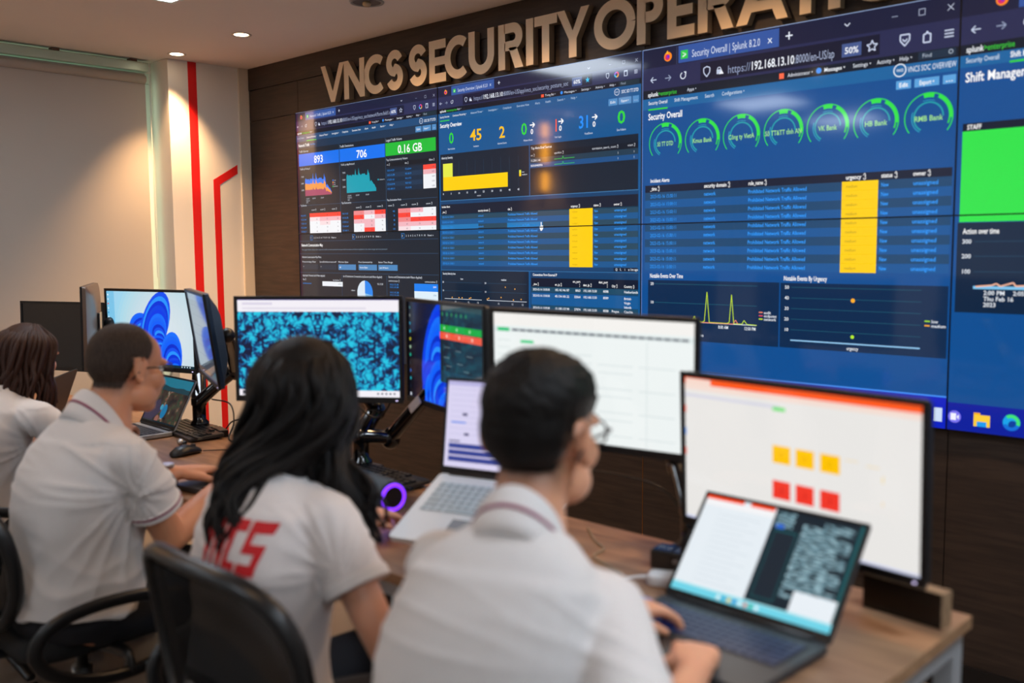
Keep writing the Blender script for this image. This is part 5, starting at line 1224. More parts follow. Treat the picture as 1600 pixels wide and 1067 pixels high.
def thinning(m):
    # cover: how densely the short hair grows
    nt = m.node_tree; b = nt.nodes['Principled BSDF']
    at = nt.nodes.new('ShaderNodeAttribute'); at.attribute_name = 'cover'
    tc = nt.nodes.new('ShaderNodeTexCoord'); n = nt.nodes.new('ShaderNodeTexNoise'); n.inputs['Scale'].default_value = 420; n.inputs['Detail'].default_value = 1
    nt.links.new(tc.outputs['Object'], n.inputs['Vector'])
    a = nt.nodes.new('ShaderNodeMath'); a.operation = 'MULTIPLY_ADD'; a.inputs[1].default_value = 1.5; a.inputs[2].default_value = -0.25; nt.links.new(at.outputs['Fac'], a.inputs[0])
    s = nt.nodes.new('ShaderNodeMath'); s.operation = 'SUBTRACT'; nt.links.new(a.outputs[0], s.inputs[0]); nt.links.new(n.outputs[0], s.inputs[1])
    k = nt.nodes.new('ShaderNodeMath'); k.operation = 'MULTIPLY_ADD'; k.use_clamp = True; k.inputs[1].default_value = 3.0; k.inputs[2].default_value = 0.5; nt.links.new(s.outputs[0], k.inputs[0])
    nt.links.new(k.outputs[0], b.inputs['Alpha'])
    return m
thinning(M_hair_m); M_hair_crop = thinning(hair_mat('black_cropped_hair', '0c0908'))

def remesh(o, vox, smooth_it, smooth_f=.5):
    r = o.modifiers.new('r', 'REMESH'); r.mode = 'VOXEL'; r.voxel_size = vox; r.use_smooth_shade = True
    if smooth_it:
        s = o.modifiers.new('s', 'SMOOTH'); s.iterations = smooth_it; s.factor = smooth_f
    dg = bpy.context.evaluated_depsgraph_get(); dg.update()
    me = bpy.data.meshes.new_from_object(o.evaluated_get(dg))
    old = o.data; o.modifiers.clear(); mats = [m for m in old.materials]; o.data = me
    me.materials.clear()
    for m in mats: me.materials.append(m)
    nm = old.name; bpy.data.meshes.remove(old); me.name = nm
    me.polygons.foreach_set('use_smooth', [True] * len(me.polygons)); me.update()
    return o

def hand(mb, W_, d, nrm, side, curl=.55, k=1.0, spread=.10, thumb=True):
    """wrist W_, pointing d, nrm: back of the hand; side +1 thumb lies towards +x of (d, nrm)"""
    d = V3(d).normalized(); nrm = V3(nrm); nrm = (nrm - d * nrm.dot(d)).normalized(); s = d.cross(nrm).normalized() * side
    P = lambda a, b, c: V3(W_) + (d * a + s * b + nrm * c) * k
    # palm
    mb.tube([(*P(-.01, 0, 0), .027 * k, .019 * k), (*P(.02, .0, 0), .032 * k, .018 * k), (*P(.055, .0, .001), .040 * k, .0155 * k), (*P(.083, -.001, 0), .040 * k, .0125 * k)], .03, n=16, up=nrm, sq=2.6, smooth=3)
    mb.ell(P(.032, .020, -.006), (.022 * k, .022 * k, .018 * k), nu=12, nv=8)
    fl = (.074, .082, .077, .060); off = (.029, .0095, -.010, -.029); st = (.084, .089, .086, .078)
    for i in range(4):
        L_ = fl[i]; a = st[i]; b = off[i]; c = .002; ang = .10 + .05 * i; fan = (1.5 - i) * spread
        pts = [(*P(a - .022, b * .95, c), .0098 * k), (*P(a, b, c), .0095 * k)]
        cv_ = curl * (1 + .12 * i)
        for seg, f in ((.46, .55), (.30, 1.0), (.24, .75)):
            ang += cv_ * f
            a += L_ * seg * cos(ang) * cos(fan); b += L_ * seg * cos(ang) * sin(fan) * .8; c -= L_ * seg * sin(ang)
            pts.append((*P(a, b, c), (.0090, .0082, .0070)[(.46, .30, .24).index(seg)] * k))
        mb.tube(pts, .009, n=10, smooth=3)
    if thumb:
        mb.tube([(*P(.012, .022, -.004), .013 * k), (*P(.038, .040, -.011), .0125 * k), (*P(.062, .052, -.019), .0105 * k), (*P(.086, .054, -.030), .0085 * k)], .011, n=10, smooth=3)

def head_shape(mb, Mh, k=1.0, fem=False):
    E = lambda c, r, rot=None: mb.ell((0, 0, 0), (1, 1, 1), M=Mh @ Matrix.Translation(V3(c) * k) @ (rot or Matrix()) @ Matrix.Diagonal((r[0] * k, r[1] * k, r[2] * k, 1)), nu=26, nv=18)
    E((0, -.016, .040), (.0755, .096, .083)); E((0, -.045, .022), (.069, .066, .072)); E((0, .030, .038), (.065, .058, .064))
    E((0, .030, -.030), (.060, .062, .076)); E((0, .040, -.066), (.051, .052, .050)); E((0, .068, -.096), (.025, .024, .020)); E((0, .060, -.045), (.046, .043, .046))
    for s in (-1, 1):
        E((s * .036, .056, -.024), (.029, .030, .032)); E((s * .044, .018, -.068), (.024, .046, .032)); E((s * .030, .083, .024), (.026, .014, .010))
        E((s * .0735, -.004, -.002), (.007, .020, .030), Matrix.Rotation(s * rad(-14), 4, 'Z') @ Matrix.Rotation(rad(-10), 4, 'X'))
        # ear: rim, bowl and lobe
        rim = [(s * (.079 + .017 * (1 if 0 < i < 8 else .2)) * k, (-.014 + .021 * cos(a) * .9 - .004) * k, (.004 + .032 * sin(a) - .004 * cos(a)) * k, .0050 * k) for i, a in enumerate([rad(60 + 30 * j) for j in range(9)])]
        mb.tube([(*(Mh @ V3(p[:3])), p[3]) for p in crv(rim, 3)], .004, n=8)
        E((s * .083, -.012, -.024), (.007, .010, .012)); E((s * .083, -.016, .002), (.005, .018, .028), Matrix.Rotation(s * rad(-22), 4, 'Z'))
        E((s * .078, .004, -.004), (.006, .006, .009))
        E((s * .013, .098, -.040), (.009, .011, .0085))
    # nose, lips, chin
    mb.tube([(*(Mh @ V3((0, .088 * k, .022 * k))), .008 * k), (*(Mh @ V3((0, .100 * k, -.006 * k))), .009 * k), (*(Mh @ V3((0, .110 * k, -.034 * k))), .012 * k)], .01, n=12, smooth=3)
    E((0, .090, -.062), (.025, .012, .0065)); E((0, .088, -.073), (.021, .012, .0075)); E((0, .078, -.052), (.03, .02, .016))

def person(label, P):
    t = thing('person', label, 'person', (P['pelvis'][0], P['pelvis'][1], 0.0))
    O = V3((P['pelvis'][0], P['pelvis'][1], 0))
    g = {k: (V3(v) - O if isinstance(v, tuple) and len(v) == 3 and k not in ('headrot', 'lat') else v) for k, v in P.items()}
    k = P.get('k', 1.0); fem = P.get('fem', False)
    lat = V3((cos(rad(P['yaw'])), sin(rad(P['yaw'])), 0)); fwd = V3((-lat.y, lat.x, 0))
    N, H = g['neck'], g['head']; SR, SL = g['sR'], g['sL']
    Mh = Matrix.Translation(H) @ Matrix.Rotation(rad(P['headrot'][2]), 4, 'Z') @ Matrix.Rotation(rad(P['headrot'][0]), 4, 'X') @ Matrix.Rotation(rad(P['headrot'][1]), 4, 'Y') @ Matrix.Diagonal((P.get('headk', 1.0),) * 3 + (1,))
    pel = g['pelvis']
    upv = -fwd
    tw = P.get('torso', [(.165, .115), (.140, .105), (.155, .118), (.150, .105), (.075, .062)])
    spine = [pel + V3((0, 0, -.03)), pel.lerp(N, .30) - fwd * .008, pel.lerp(N, .62) - fwd * .020, pel.lerp(N, .86) - fwd * .016, N + V3((0, 0, .005))]
    if 'bend' in P:
        for i, q in enumerate(P['bend']): spine[i] = spine[i] + fwd * q
    def torso(mb, grow, top_i=5, lo=0):
        pts = [(*spine[i], tw[i][0] + grow, tw[i][1] + grow) for i in range(lo, top_i)]
        c = crv(pts, 6)
        rg = []
        for i, q in enumerate(c):
            d = (V3(c[min(i + 1, len(c) - 1)][:3]) - V3(c[max(i - 1, 0)][:3])).normalized()
            b_ = (fwd - d * fwd.dot(d)).normalized()
            rg.append([tuple(V3(q[:3]) + lat * (q[3] * math.copysign(abs(cos(a)) ** .85, cos(a))) + b_ * (q[4] * math.copysign(abs(sin(a)) ** .85, sin(a)))) for a in [2 * pi * j / 28 for j in range(28)]])
        mb.rings(rg)
    arms = []
    # ---- body, one skin
    B = MB(); torso(B, -.012)
    for S in (SR, SL):
        B.tube([(*(N + (S - N) * .15 + V3((0, 0, -.02))), .045, .05), (*(N + (S - N) * .55 + V3((0, 0, -.020 - P.get('trap', 0)))), .042, .044), (*S, .046, .05)], .045, n=14, up=upv, smooth=4)
    r = P.get('armr', (.047, .043, .036, .039, .026))
    for S, E_, W_, hd, nr, sd in ((SR, g['eR'], g['wR'], P['hR'], P['nR'], -1), (SL, g['eL'], g['wL'], P['hL'], P['nL'], 1)):
        up_ = [(*S, r[0]), (*S.lerp(E_, .35), r[1] * 1.04), (*S.lerp(E_, .75), r[1] * .95), (*E_, r[2])]
        fo = [(*E_, r[2]), (*E_.lerp(W_, .28), r[3]), (*E_.lerp(W_, .65), r[3] * .86), (*W_, r[4], r[4] * .80)]
        B.tube(up_, .04, n=16, smooth=4); B.tube([q if len(q) == 5 else (*q, q[3]) for q in fo], .035, n=16, smooth=4, up=V3(nr))
        hand(B, W_ + V3(hd).normalized() * .012, hd, nr, sd, P.get('curl', .5), P.get('handk', 1.0 if not fem else .90))
        arms.append((S, E_, W_))
    nk = P.get('neckr', .056)
    hb = Mh @ V3((0, -.028, -.055))
    B.tube([(*(N + V3((0, 0, -.04)) - fwd * .0), nk * 1.25), (*(N.lerp(hb, .45)), nk), (*hb, nk * .97)], nk, n=20, smooth=5)
    head_shape(B, Mh, 1.0, fem)
    for s in (-1, 1):
        hip = pel + lat * (s * .085) + V3((0, 0, -.045)); kn = pel + lat * (s * .13) + fwd * .40 + V3((0, 0, -.065)); an = V3((kn.x, kn.y, .10)) + fwd * P.get('shin', .05) * (1 if s > 0 else -1)
        B.tube([(*hip, .078), (*hip.lerp(kn, .5), .068), (*kn, .052), (*kn.lerp(an, .35), .048), (*an, .034)], .06, n=14, smooth=4)
        B.tube([(*(an + V3((0, 0, -.045)) - fwd * .03), .03, .03), (*(an + V3((0, 0, -.062)) + fwd * .08), .035, .024), (*(an + V3((0, 0, -.07)) + fwd * .16), .03, .016)], .03, n=12, smooth=3)
    body = B.build('body', P['skin'], t); remesh(body, P.get('vox', .0042), 7)
    # stubble and cropped sides are a real colour on the scalp
    me = body.data; at = me.attributes.new('tint', 'FLOAT', 'POINT'); Mi = Mh.inverted(); vals = [0.0] * len(me.vertices)
    hm = P['scalp']
    headv = []
    for i, v in enumerate(me.vertices):
        if v.co.z < H.z - .14 or (v.co - H).length > .2: continue
        q = Mi @ v.co; f = hm(q); headv.append((i, q))
        if abs(q.x) > .074 and -.045 < q.y < .03 and q.z < .04: f = 0
        if f > 0: vals[i] = min(1.0, f)
    at.data.foreach_set('value', vals)
    # ---- eyes
    for s in (-1, 1):
        e = MB().ell((0, 0, 0), (.0125, .0115, .0115), M=Mh @ Matrix.Translation((s * .030, .0775, .006))).build('eye', M_eye, t, smooth=True)
        MB().ell((0, 0, 0), (.006, .003, .006), M=Mh @ Matrix.Translation((s * .030, .0885, .005))).build('iris', M_iris, e, smooth=True)
        MB().tube([tuple(Mh @ V3((s * (.030 + dx), .094 - abs(dx) * .35, .030 + dz))) for dx, dz in ((-.018, -.001), (-.006, .003), (.008, .003), (.020, -.003))], (.002, .0035), n=6, smooth=3).build('eyebrow', P['hairm'], t, smooth=True)
    MB().tube([tuple(Mh @ V3((x, .099 - abs(x) * .28, -.0672 + abs(x) * .05))) for x in (-.022, -.011, 0, .011, .022)], (.0025, .0028), n=6, smooth=3).build('lips', mat('lips', '9c5a4c', .5), t, smooth=True)
    # ---- polo shirt
    Sh = MB(); grow = P.get('shirt', .014)
    torso(Sh, grow, 4); torso(Sh, grow * .5, 5, 2)
    slv = P.get('sleeve', .60)
    ends = []
    for (S, E_, W_) in arms:
        Sh.tube([(*(N + (S - N) * .20 + V3((0, 0, -.035))), .055, .060), (*(N + (S - N) * .6 + V3((0, 0, -.020 - P.get('trap', 0)))), .055, .060), (*S, .058, .062)], .05, n=16, up=upv, smooth=4)
        e = S.lerp(E_, slv); f = P.get('flare', .066)
        Sh.tube([(*S, .058), (*S.lerp(e, .5), f * .97), (*e, f)], .06, n=20, cap='flat', smooth=3); ends.append((S, e, E_, f))
    sh = Sh.build('polo_shirt', P.get('shirtm', M_shirt), t); remesh(sh, .007, 7, .6)
    me = sh.data; amp = P.get('fold', .008); sd = P.get('seed', 1) * 7.3
    me.calc_loop_triangles()
    nor = [v.normal.copy() for v in me.vertices]
    pit = [S + V3((0, 0, -.09)) for S, _, _ in arms]
    for v, n_ in zip(me.vertices, nor):
        p = v.co; f = 0.0
        # creases that fan out from under the arms and gather at the waist
        for i, a in enumerate(pit):
            d = p - a; r_ = d.length; ang = math.atan2(d.z, d.dot(fwd) + .35 * d.dot(lat))
            f += max(0, 1 - r_ / .34) * (1 - abs(noise.noise(V3((ang * 3.2 + sd + i * 9, r_ * 3.0, i * 5.0))))) ** 5 * 1.2 * (1 if r_ > .03 else 0)
        h = (p.z - pel.z) / max(.1, N.z - pel.z)
        if h < .45: f += (1 - abs(noise.noise(V3((p.x * 5 + sd, p.y * 5, p.z * 13 + p.x * 6))))) ** 4 * (.45 - h) * 2.2
        f += .7 * noise.noise(V3((p.x * 6 + sd, p.y * 6 + 3, p.z * 4)))
        v.co = p + n_ * (amp * (f - .35) * (0.25 if h > .93 else 1))
    me.update()
    # ---- sleeve hems and collar
    for (S, e, E_, f) in ends:
        d = (E_ - S).normalized()
        MB().tube([tuple(e - d * .016), tuple(e + d * .006)], f * 1.035, n=36, cap='flat').build('sleeve_hem', M_collar if P.get('collar', True) else M_shirt, t, smooth=False, bevel=.002)
        if P.get('stripe', True):
            MB().tube([tuple(e - d * .0125), tuple(e - d * .0075)], f * 1.05, n=36, cap='flat').build('sleeve_stripe', M_stripe, t)
    ax = (hb - N).normalized(); fw = (fwd - ax * fwd.dot(ax)).normalized(); la = fw.cross(ax).normalized()
    def ringc(r1, r2, h_, dip, n=40, gap=.0):
        out = []
        for i in range(n):
            a = 2 * pi * i / n; fr = .5 + .5 * sin(a)
            out.append(tuple(N + la * (r1 * cos(a)) + fw * (r2 * sin(a) - .006) + ax * (h_ - dip * fr)))
        return out
    c0_ = P.get('collar_r', .066); ch = P.get('collar_h', .052); dip = P.get('dip', .075)
    prof = [(c0_ + .022, -.024), (c0_ + .018, -.002), (c0_ + .010, ch * .72), (c0_ + .002, ch * .96), (c0_ - .003, ch), (c0_ - .007, ch * .95), (c0_ - .005, -.03)]
    MB().rings([ringc(r_, r_ * 1.02, h_, dip) for r_, h_ in prof], caps=False, closed=True).build('collar', M_collar, t, smooth=True)
    if P.get('stripe', True):
        q = lambda u: (prof[1][0] + (prof[2][0] - prof[1][0]) * u + .0012, prof[1][1] + (prof[2][1] - prof[1][1]) * u)
        a, b = q(.40), q(.56)
        MB().rings([ringc(r_, r_ * 1.02, h_, dip) for r_, h_ in (a, b, (b[0] - .002, b[1]), (a[0] - .002, a[1]))], caps=False, closed=True).build('collar_stripe', M_stripe, t, smooth=True)
    # ---- trousers and shoes
    Tr = MB(); c_ = [(*(spine[0] + V3((0, 0, -.015))), tw[0][0] + .004, tw[0][1] + .004), (*spine[0].lerp(spine[1], .38), tw[0][0] - .004, tw[0][1] - .002)]
    rgs = []
    for q in c_ + []:
        rgs.append([tuple(V3(q[:3]) + lat * (q[3] * cos(a)) + fwd * (q[4] * sin(a))) for a in [2 * pi * j / 24 for j in range(24)]])
    Tr.rings([[tuple(V3(p) + V3((0, 0, -.05)) * 1 - (V3(p) - spine[0]) * .15) for p in rgs[0]]] + rgs)
    for s in (-1, 1):
        hip = pel + lat * (s * .085) + V3((0, 0, -.04)); kn = pel + lat * (s * .13) + fwd * .40 + V3((0, 0, -.06)); an = V3((kn.x, kn.y, .10)) + fwd * P.get('shin', .05) * (1 if s > 0 else -1)
        Tr.tube([(*hip, .088), (*hip.lerp(kn, .5), .080), (*kn, .068), (*kn.lerp(an, .35), .062), (*(an + V3((0, 0, .02))), .055)], .06, n=16, cap='flat', smooth=4)
        MB().rings([[tuple(an + fwd * (yy + .03) + lat * (wx * cos(a)) + V3((0, 0, -.10 + max(0.0, .001 + hz * .5 * (1 + sin(a)))))) for a in [2 * pi * j / 20 for j in range(20)]] for yy, wx, hz in ((-.095, .018, .05), (-.085, .033, .075), (-.03, .038, .085), (.04, .042, .062), (.10, .045, .045), (.15, .035, .035), (.17, .015, .02))]).build('shoe', M_shoe, t, smooth=True)
    tr = Tr.build('trousers', M_trous, t); remesh(tr, .010, 4)
    return t, Mh, body, sh, g, headv

def short_hair(t, body, Mh, headv, thick, m, nz=.16, full=.002):
    """a skin of hair lifted off the head; thick(q) in metres, <= 0 means bare"""
    me = body.data; ids = {}; th = {}
    for i, q in headv:
        th[i] = thick(q) if not ((abs(q.x) > .0725 and -.045 < q.y < .03 and -.05 < q.z < .035) or (abs(q.x) > .058 and -.030 < q.y < .03 and -.05 < q.z < .030)) else -.001
    vs, fs = [], []
    for p in me.polygons:
        if all(v in th for v in p.vertices) and max(th[v] for v in p.vertices) > 0:
            f = []
            for v in p.vertices:
                if v not in ids: ids[v] = len(vs); vs.append(v)
                f.append(ids[v])
            fs.append(tuple(f))
    pts = []
    for v in vs:
        co = me.vertices[v].co; q = th[v]; w_ = noise.noise(co * 90) * nz + noise.noise(co * 240) * nz * .6
        n_ = me.vertices[v].normal
        pts.append(tuple(co + n_ * (q * (1 + w_) - (.0012 if q <= 0 else 0))))
    h = MB(); h.add(pts, fs); o = h.build('hair', m, t, smooth=True, fix=False)
    at = o.data.attributes.new('cover', 'FLOAT', 'POINT'); at.data.foreach_set('value', [max(0.0, min(1.0, th[v] / full)) for v in vs]); return o

def locks(mb, guides, n, r, seed, jit=.012, wave=.012, wl=2.2, taper=.35, nn=7):
    """tapering strands between neighbouring guide paths (same number of points each)"""
    rn = random.Random(seed); G = [[V3(p) for p in gd] for gd in guides]; K = len(G)
    for i in range(n):
        u = rn.random() * (K - 1); a = min(int(u), K - 2); f = u - a; off = V3((rn.gauss(0, jit), rn.gauss(0, jit), rn.gauss(0, jit * .5))); ph = rn.random() * 6.3; am = wave * (.5 + rn.random())
        cut = .80 + .2 * rn.random(); pts = [G[a][j].lerp(G[a + 1][j], f) for j in range(len(G[a]))]
        c = crv([tuple(p) for p in pts], 6); m_ = max(3, int(len(c) * cut)); out = []
        for j in range(m_):
            s = j / (len(c) - 1); d = V3((sin(ph + s * wl * 6.3), cos(ph * 1.3 + s * wl * 5.1), 0)) * am * min(1, s * 1.6)
            p = V3(c[j]) + off * min(1, .25 + s * 1.5) + d
            out.append((*p, r * (.5 + .9 * min(1, s * 4)) * (1 - (1 - taper) * max(0, (s / cut - .55) / .45))))
        mb.tube(out, r, n=nn)

def glasses(t, Mh, m, lens=True, k=1.0, round_=False):
    fr = MB(); T_ = lambda p: tuple(Mh @ V3(p))
    for s in (-1, 1):
        P_ = [(s * .0325 + x, .106 - abs(s * .0325 + x) * .12, .004 + z) for x, z in rrect(.052, .038, .014, 5)]
        fr.tube([T_(p) for p in P_], .0021, n=6, closed=True)
        fr.tube([T_((s * .0585, .099, .012)), T_((s * .074, .085, .012)), T_((s * .082, .04, .010)), T_((s * .086, .0, .008)), T_((s * .084, -.022, -.006)), T_((s * .080, -.034, -.022))], .0026, n=6, smooth=3)
    fr.tube([T_((-.008, .106, .008)), T_((0, .108, .010)), T_((.008, .106, .008))], .0015, n=6)
    o = fr.build('glasses', m, t, smooth=True)
    for s in (-1, 1):
        vs = [T_((s * .0325 + x, .106 - abs(s * .0325 + x) * .12, .004 + z)) for x, z in rrect(.050, .036, .013, 4)]
        MB().add(vs, [tuple(range(len(vs)))]).build('lens', mat('lens_glass', 'dfe8f0', .03, alpha=.07), o, fix=False)
    return o

def _blk(quads, adv, sh=.09):
    vs, fs = [], []
    for q in quads:
        fs.append(tuple(range(len(vs), len(vs) + len(q)))); vs += [(x + z * sh, z) for x, z in q]
    return vs, fs, adv
def _r(a, b, c, d): return [(a, b), (c, b), (c, d), (a, d)]
BLOCK = {'S': _blk([_r(0, .57, .50, .73), _r(0, .42, .16, .57), _r(0, .29, .50, .42), _r(.34, .15, .50, .29), _r(0, 0, .50, .15)], .60),
         'C': _blk([_r(0, .57, .46, .73), _r(0, .15, .17, .57), _r(0, 0, .46, .15)], .54),
         'N': _blk([_r(0, 0, .15, .73), _r(.37, 0, .52, .73), [(.15, .73), (.15, .5), (.37, 0), (.37, .23)]], .62),
         'V': _blk([[(0, .73), (.2, 0), (.34, 0), (.17, .73)], [(.2, 0), (.34, 0), (.54, .73), (.37, .73)]], .56)}
def project_text(t, sh, body_txt, origin, rgt, up, size, m, name, width=None, into=None):
    ws = 1.0
    """lettering laid on the cloth"""
    from mathutils.bvhtree import BVHTree
    bv = BVHTree.FromPolygons([v.co for v in sh.data.vertices], [tuple(p.vertices) for p in sh.data.polygons])
    rgt = V3(rgt).normalized(); up = V3(up).normalized(); dr = up.cross(rgt).normalized()
    kx = size / .73; x = 0.0; bm = bmesh.new(); ws = width / (kx * sum(BLOCK[c][2] for c in body_txt)) if width else 1.0
    for c in body_txt:
        vs, fs, ad = BLOCK[c]; V_ = [bm.verts.new(((x + p[0] * kx) * ws, p[1] * kx, 0)) for p in vs]
        for f in fs:
            try: bm.faces.new([V_[i] for i in f])
            except ValueError: pass
        x += ad * kx
    for _ in range(5): bmesh.ops.subdivide_edges(bm, edges=[e for e in bm.edges if e.calc_length() > .008], cuts=1, use_grid_fill=False)
    bmesh.ops.triangulate(bm, faces=bm.faces)
    for v in bm.verts:
        p = V3(origin) + rgt * v.co.x + up * v.co.y
        st = p - dr * .3; hit = bv.ray_cast(st, dr, .6)
        v.co = (hit[0] - dr * .0022) if hit[0] is not None else p
    me = bpy.data.meshes.new(name); bm.to_mesh(me); bm.free(); me.materials.append(m)
    o = bpy.data.objects.new(name, me); COL.objects.link(o); o.parent = t; return o
# ---------------------------------------------------------------- man in glasses, thinning crop, silver watch
def scalp_thin(q):
    # cropped hair: back and sides strong, crown and forehead thin
    y, z = q.y, q.z
    edge = (.038 if y > .035 else -.02 + .0 * y) if y > -.02 else -.075
    hl = -.075 + max(0, (y + .05)) * 1.25
    f = max(0.0, min(1.0, (z - hl) / .045))
    if abs(q.x) > .05 and y > -.03: f *= max(0.0, min(1.0, (z - .005) / .03))
    if y > .005: f *= max(0.0, 1 - (y - .005) / .062)
    if z > .055: f *= max(.74, 1 - (z - .055) * 6)
    return f * .92
skin1 = skin_mat('warm_skin', 'd89a76', 'cc8762', '30251f')
m1, Mh, body, sh, g, hv = person('person in glasses with thinning cropped hair and a steel watch, typing', dict(
    pelvis=(-2.56, -2.20, .555), neck=(-2.53, -2.115, 1.005), head=(-2.545, -2.035, 1.135), headrot=(-8, 0, 9), yaw=2,
    sR=(-2.355, -2.12, .93), sL=(-2.71, -2.10, .945), eR=(-2.385, -2.01, .695), wR=(-2.475, -1.78, .795), eL=(-2.69, -2.02, .70), wL=(-2.645, -1.875, .795) if False else (-2.66, -1.86, .80),
    hR=(-.25, .92, .0), nR=(.15, .0, 1), hL=(.10, 1, -.04), nL=(-.1, 0, 1), skin=skin1, hairm=M_hair_m, scalp=scalp_thin, seed=1, fold=.012, sleeve=.60, flare=.068,
    torso=[(.185, .15), (.168, .138), (.172, .128), (.148, .100), (.075, .062)], armr=(.048, .045, .040, .043, .032), handk=1.12, bend=(0, -.005, -.012, -.005, 0), neckr=.060, shirt=.018, collar_r=.072, collar_h=.060))
def th1(q):
    f = scalp_thin(q); return .0001 + .0032 * (f - .22) if f > .12 else -.001
short_hair(m1, body, Mh, hv, th1, M_hair_m, .3, .0021)
glasses(m1, Mh, mat('dark_metal_rim', '2a2426', .3, metal=.6))
# watch on the far wrist
W_ = g['wL']; d = V3((.10, 1, -.04)).normalized()
E0 = g['eL']; dd = (W_ - E0).normalized(); c_ = W_ - dd * .018
w = MB().tube([tuple(c_ - dd * .012), tuple(c_ + dd * .012)], (.0375, .0325), n=30, cap='flat', up=V3((0, 0, 1))).build('wristwatch', mat('steel_strap', 'a8a8a4', .3, metal=.9, bump=.3, bscale=300), m1, bevel=.002)
MB().tube([tuple(c_ + V3((0, 0, .029))), tuple(c_ + V3((0, 0, .040)))], .020, n=26, cap='flat', up=V3((0, 1, 0))).build('watch_case', M_steel, w, bevel=.002)
MB().tube([tuple(c_ + V3((0, 0, .040))), tuple(c_ + V3((0, 0, .0408)))], .0160, n=26, cap='flat', up=V3((0, 1, 0))).build('watch_dial', mat('dial', 'dfe2e4', .2), w)

# ---------------------------------------------------------------- man with the dark crop, nearest
def scalp_fade(q):
    y, z, x = q.y, q.z, abs(q.x)
    hl = -.080 + max(0, (y + .045)) * 1.3
    if x > .055 and y > -.03: return max(0.0, min(1.0, (z + .0) / .075)) * (1 if y < .05 else 0)
    if y > .066: return 0 if z < .075 else 1
    return max(0.0, min(1.0, (z - hl) / .055)) * .93
skin3 = skin_mat('light_skin', 'd49a78', 'c98a6a', '17110f')
m3, Mh, body, sh, g, hv = person('person with a thick dark crop, back turned, hands on the black laptop', dict(
    pelvis=(-1.03, -2.25, .56), neck=(-1.025, -2.09, 1.0), head=(-1.052, -2.012, 1.138), headrot=(-3, 0, 10), yaw=20,
    sR=(-.885, -2.05, .900), sL=(-1.160, -2.145, .935), eR=(-.71, -2.19, .775), wR=(-.795, -1.955, .797), eL=(-1.11, -2.05, .70), wL=(-1.055, -1.85, .80),
    hR=(-.52, .85, -.02), nR=(.05, 0, 1), hL=(.50, .86, -.06), nL=(-.1, 0, 1), skin=skin3, hairm=M_hair_b, scalp=scalp_fade, seed=3, fold=.0045, headk=1.04, dip=.10, trap=.008, sleeve=.92, flare=.066,
    torso=[(.165, .12), (.155, .115), (.165, .118), (.148, .098), (.075, .064)], neckr=.060, shirt=.015, collar_r=.068, collar_h=.058, curl=.6))
def th3(q):
    y, z, x = q.y, q.z, abs(q.x)
    f = scalp_fade(q)
    if f < .3: return -.001
    top = max(0.0, min(1.0, (z - .045) / .06))
    side = max(0.0, min(1.0, (z + .055) / .07))
    if x > .050 and y > -.055: t_cap = max(0.0, (z - .012) / .05)
    else: t_cap = 9
    t_ = .0015 + .008 * side * max(0, 1 - max(0, y) / .04) + .015 * top + (.020 * max(0, min(1, (y - .015) / .045)) * max(0.0, min(1.0, (z - .03) / .05)))
    t_ = t_ if t_cap > 1 else t_ * t_cap
    return .0002 + t_ * min(1, (f - .3) / .6)
short_hair(m3, body, Mh, hv, th3, M_hair_crop, .16, .0045)
glasses(m3, Mh, mat('thin_dark_rim', '3a3436', .3, metal=.6))

# ---------------------------------------------------------------- woman with the long dark hair
def scalp_long(q):
    y, z, x = q.y, q.z, abs(q.x)
    return 1.0 if z > -.02 + max(0, y) * 1.1 and y < .08 or (y < -.01) else 0.0
skin2 = skin_mat('fair_skin', 'd9a283', 'cc8f72', '120e0d')
w2, Mh, body, sh, g, hv = person('person with long wavy black hair and red letters on the shirt back', dict(
    pelvis=(-1.655, -2.20, .555), neck=(-1.685, -2.105, 1.0), head=(-1.70, -2.04, 1.145), headrot=(-4, 0, 42), yaw=-6, fem=True,
    sR=(-1.53, -2.105, .925), sL=(-1.835, -2.085, .935), eR=(-1.385, -2.085, .70), wR=(-1.37, -1.86, .80), eL=(-1.93, -1.99, .72), wL=(-1.895, -1.79, .80),
    hR=(-.3, 1, .35), nR=(.1, -.2, 1), hL=(.45, 1, .0), nL=(-.1, 0, 1), skin=skin2, hairm=M_hair_b, scalp=scalp_long, seed=2, fold=.007, sleeve=.50, flare=.064,
    torso=[(.168, .12), (.145, .105), (.162, .116), (.146, .098), (.062, .055)], armr=(.042, .039, .032, .034, .022), neckr=.046, shirt=.014, collar_r=.056, collar_h=.045, headk=.97, stripe=False, shirtm=mat('white_polo_cloth_smooth', 'd8d2d0', .85, sheen=.2, bump=.1, bscale=900)))
O = V3((-1.655, -2.20, 0)); L = lambda *p: V3(p) - O
mb = MB()
HC = Mh @ V3((0, -.012, .030))
mb.ell((0, 0, 0), (1, 1, 1), M=Mh @ Matrix.Translation((0, -.014, .034)) @ Matrix.Diagonal((.093, .108, .101, 1)), nu=26, nv=18)
mb.ell((0, 0, 0), (1, 1, 1), M=Mh @ Matrix.Translation((0, -.055, -.055)) @ Matrix.Diagonal((.088, .072, .095, 1)), nu=26, nv=18)
hp = lambda x, y, z: tuple(Mh @ V3((x, y, z)))
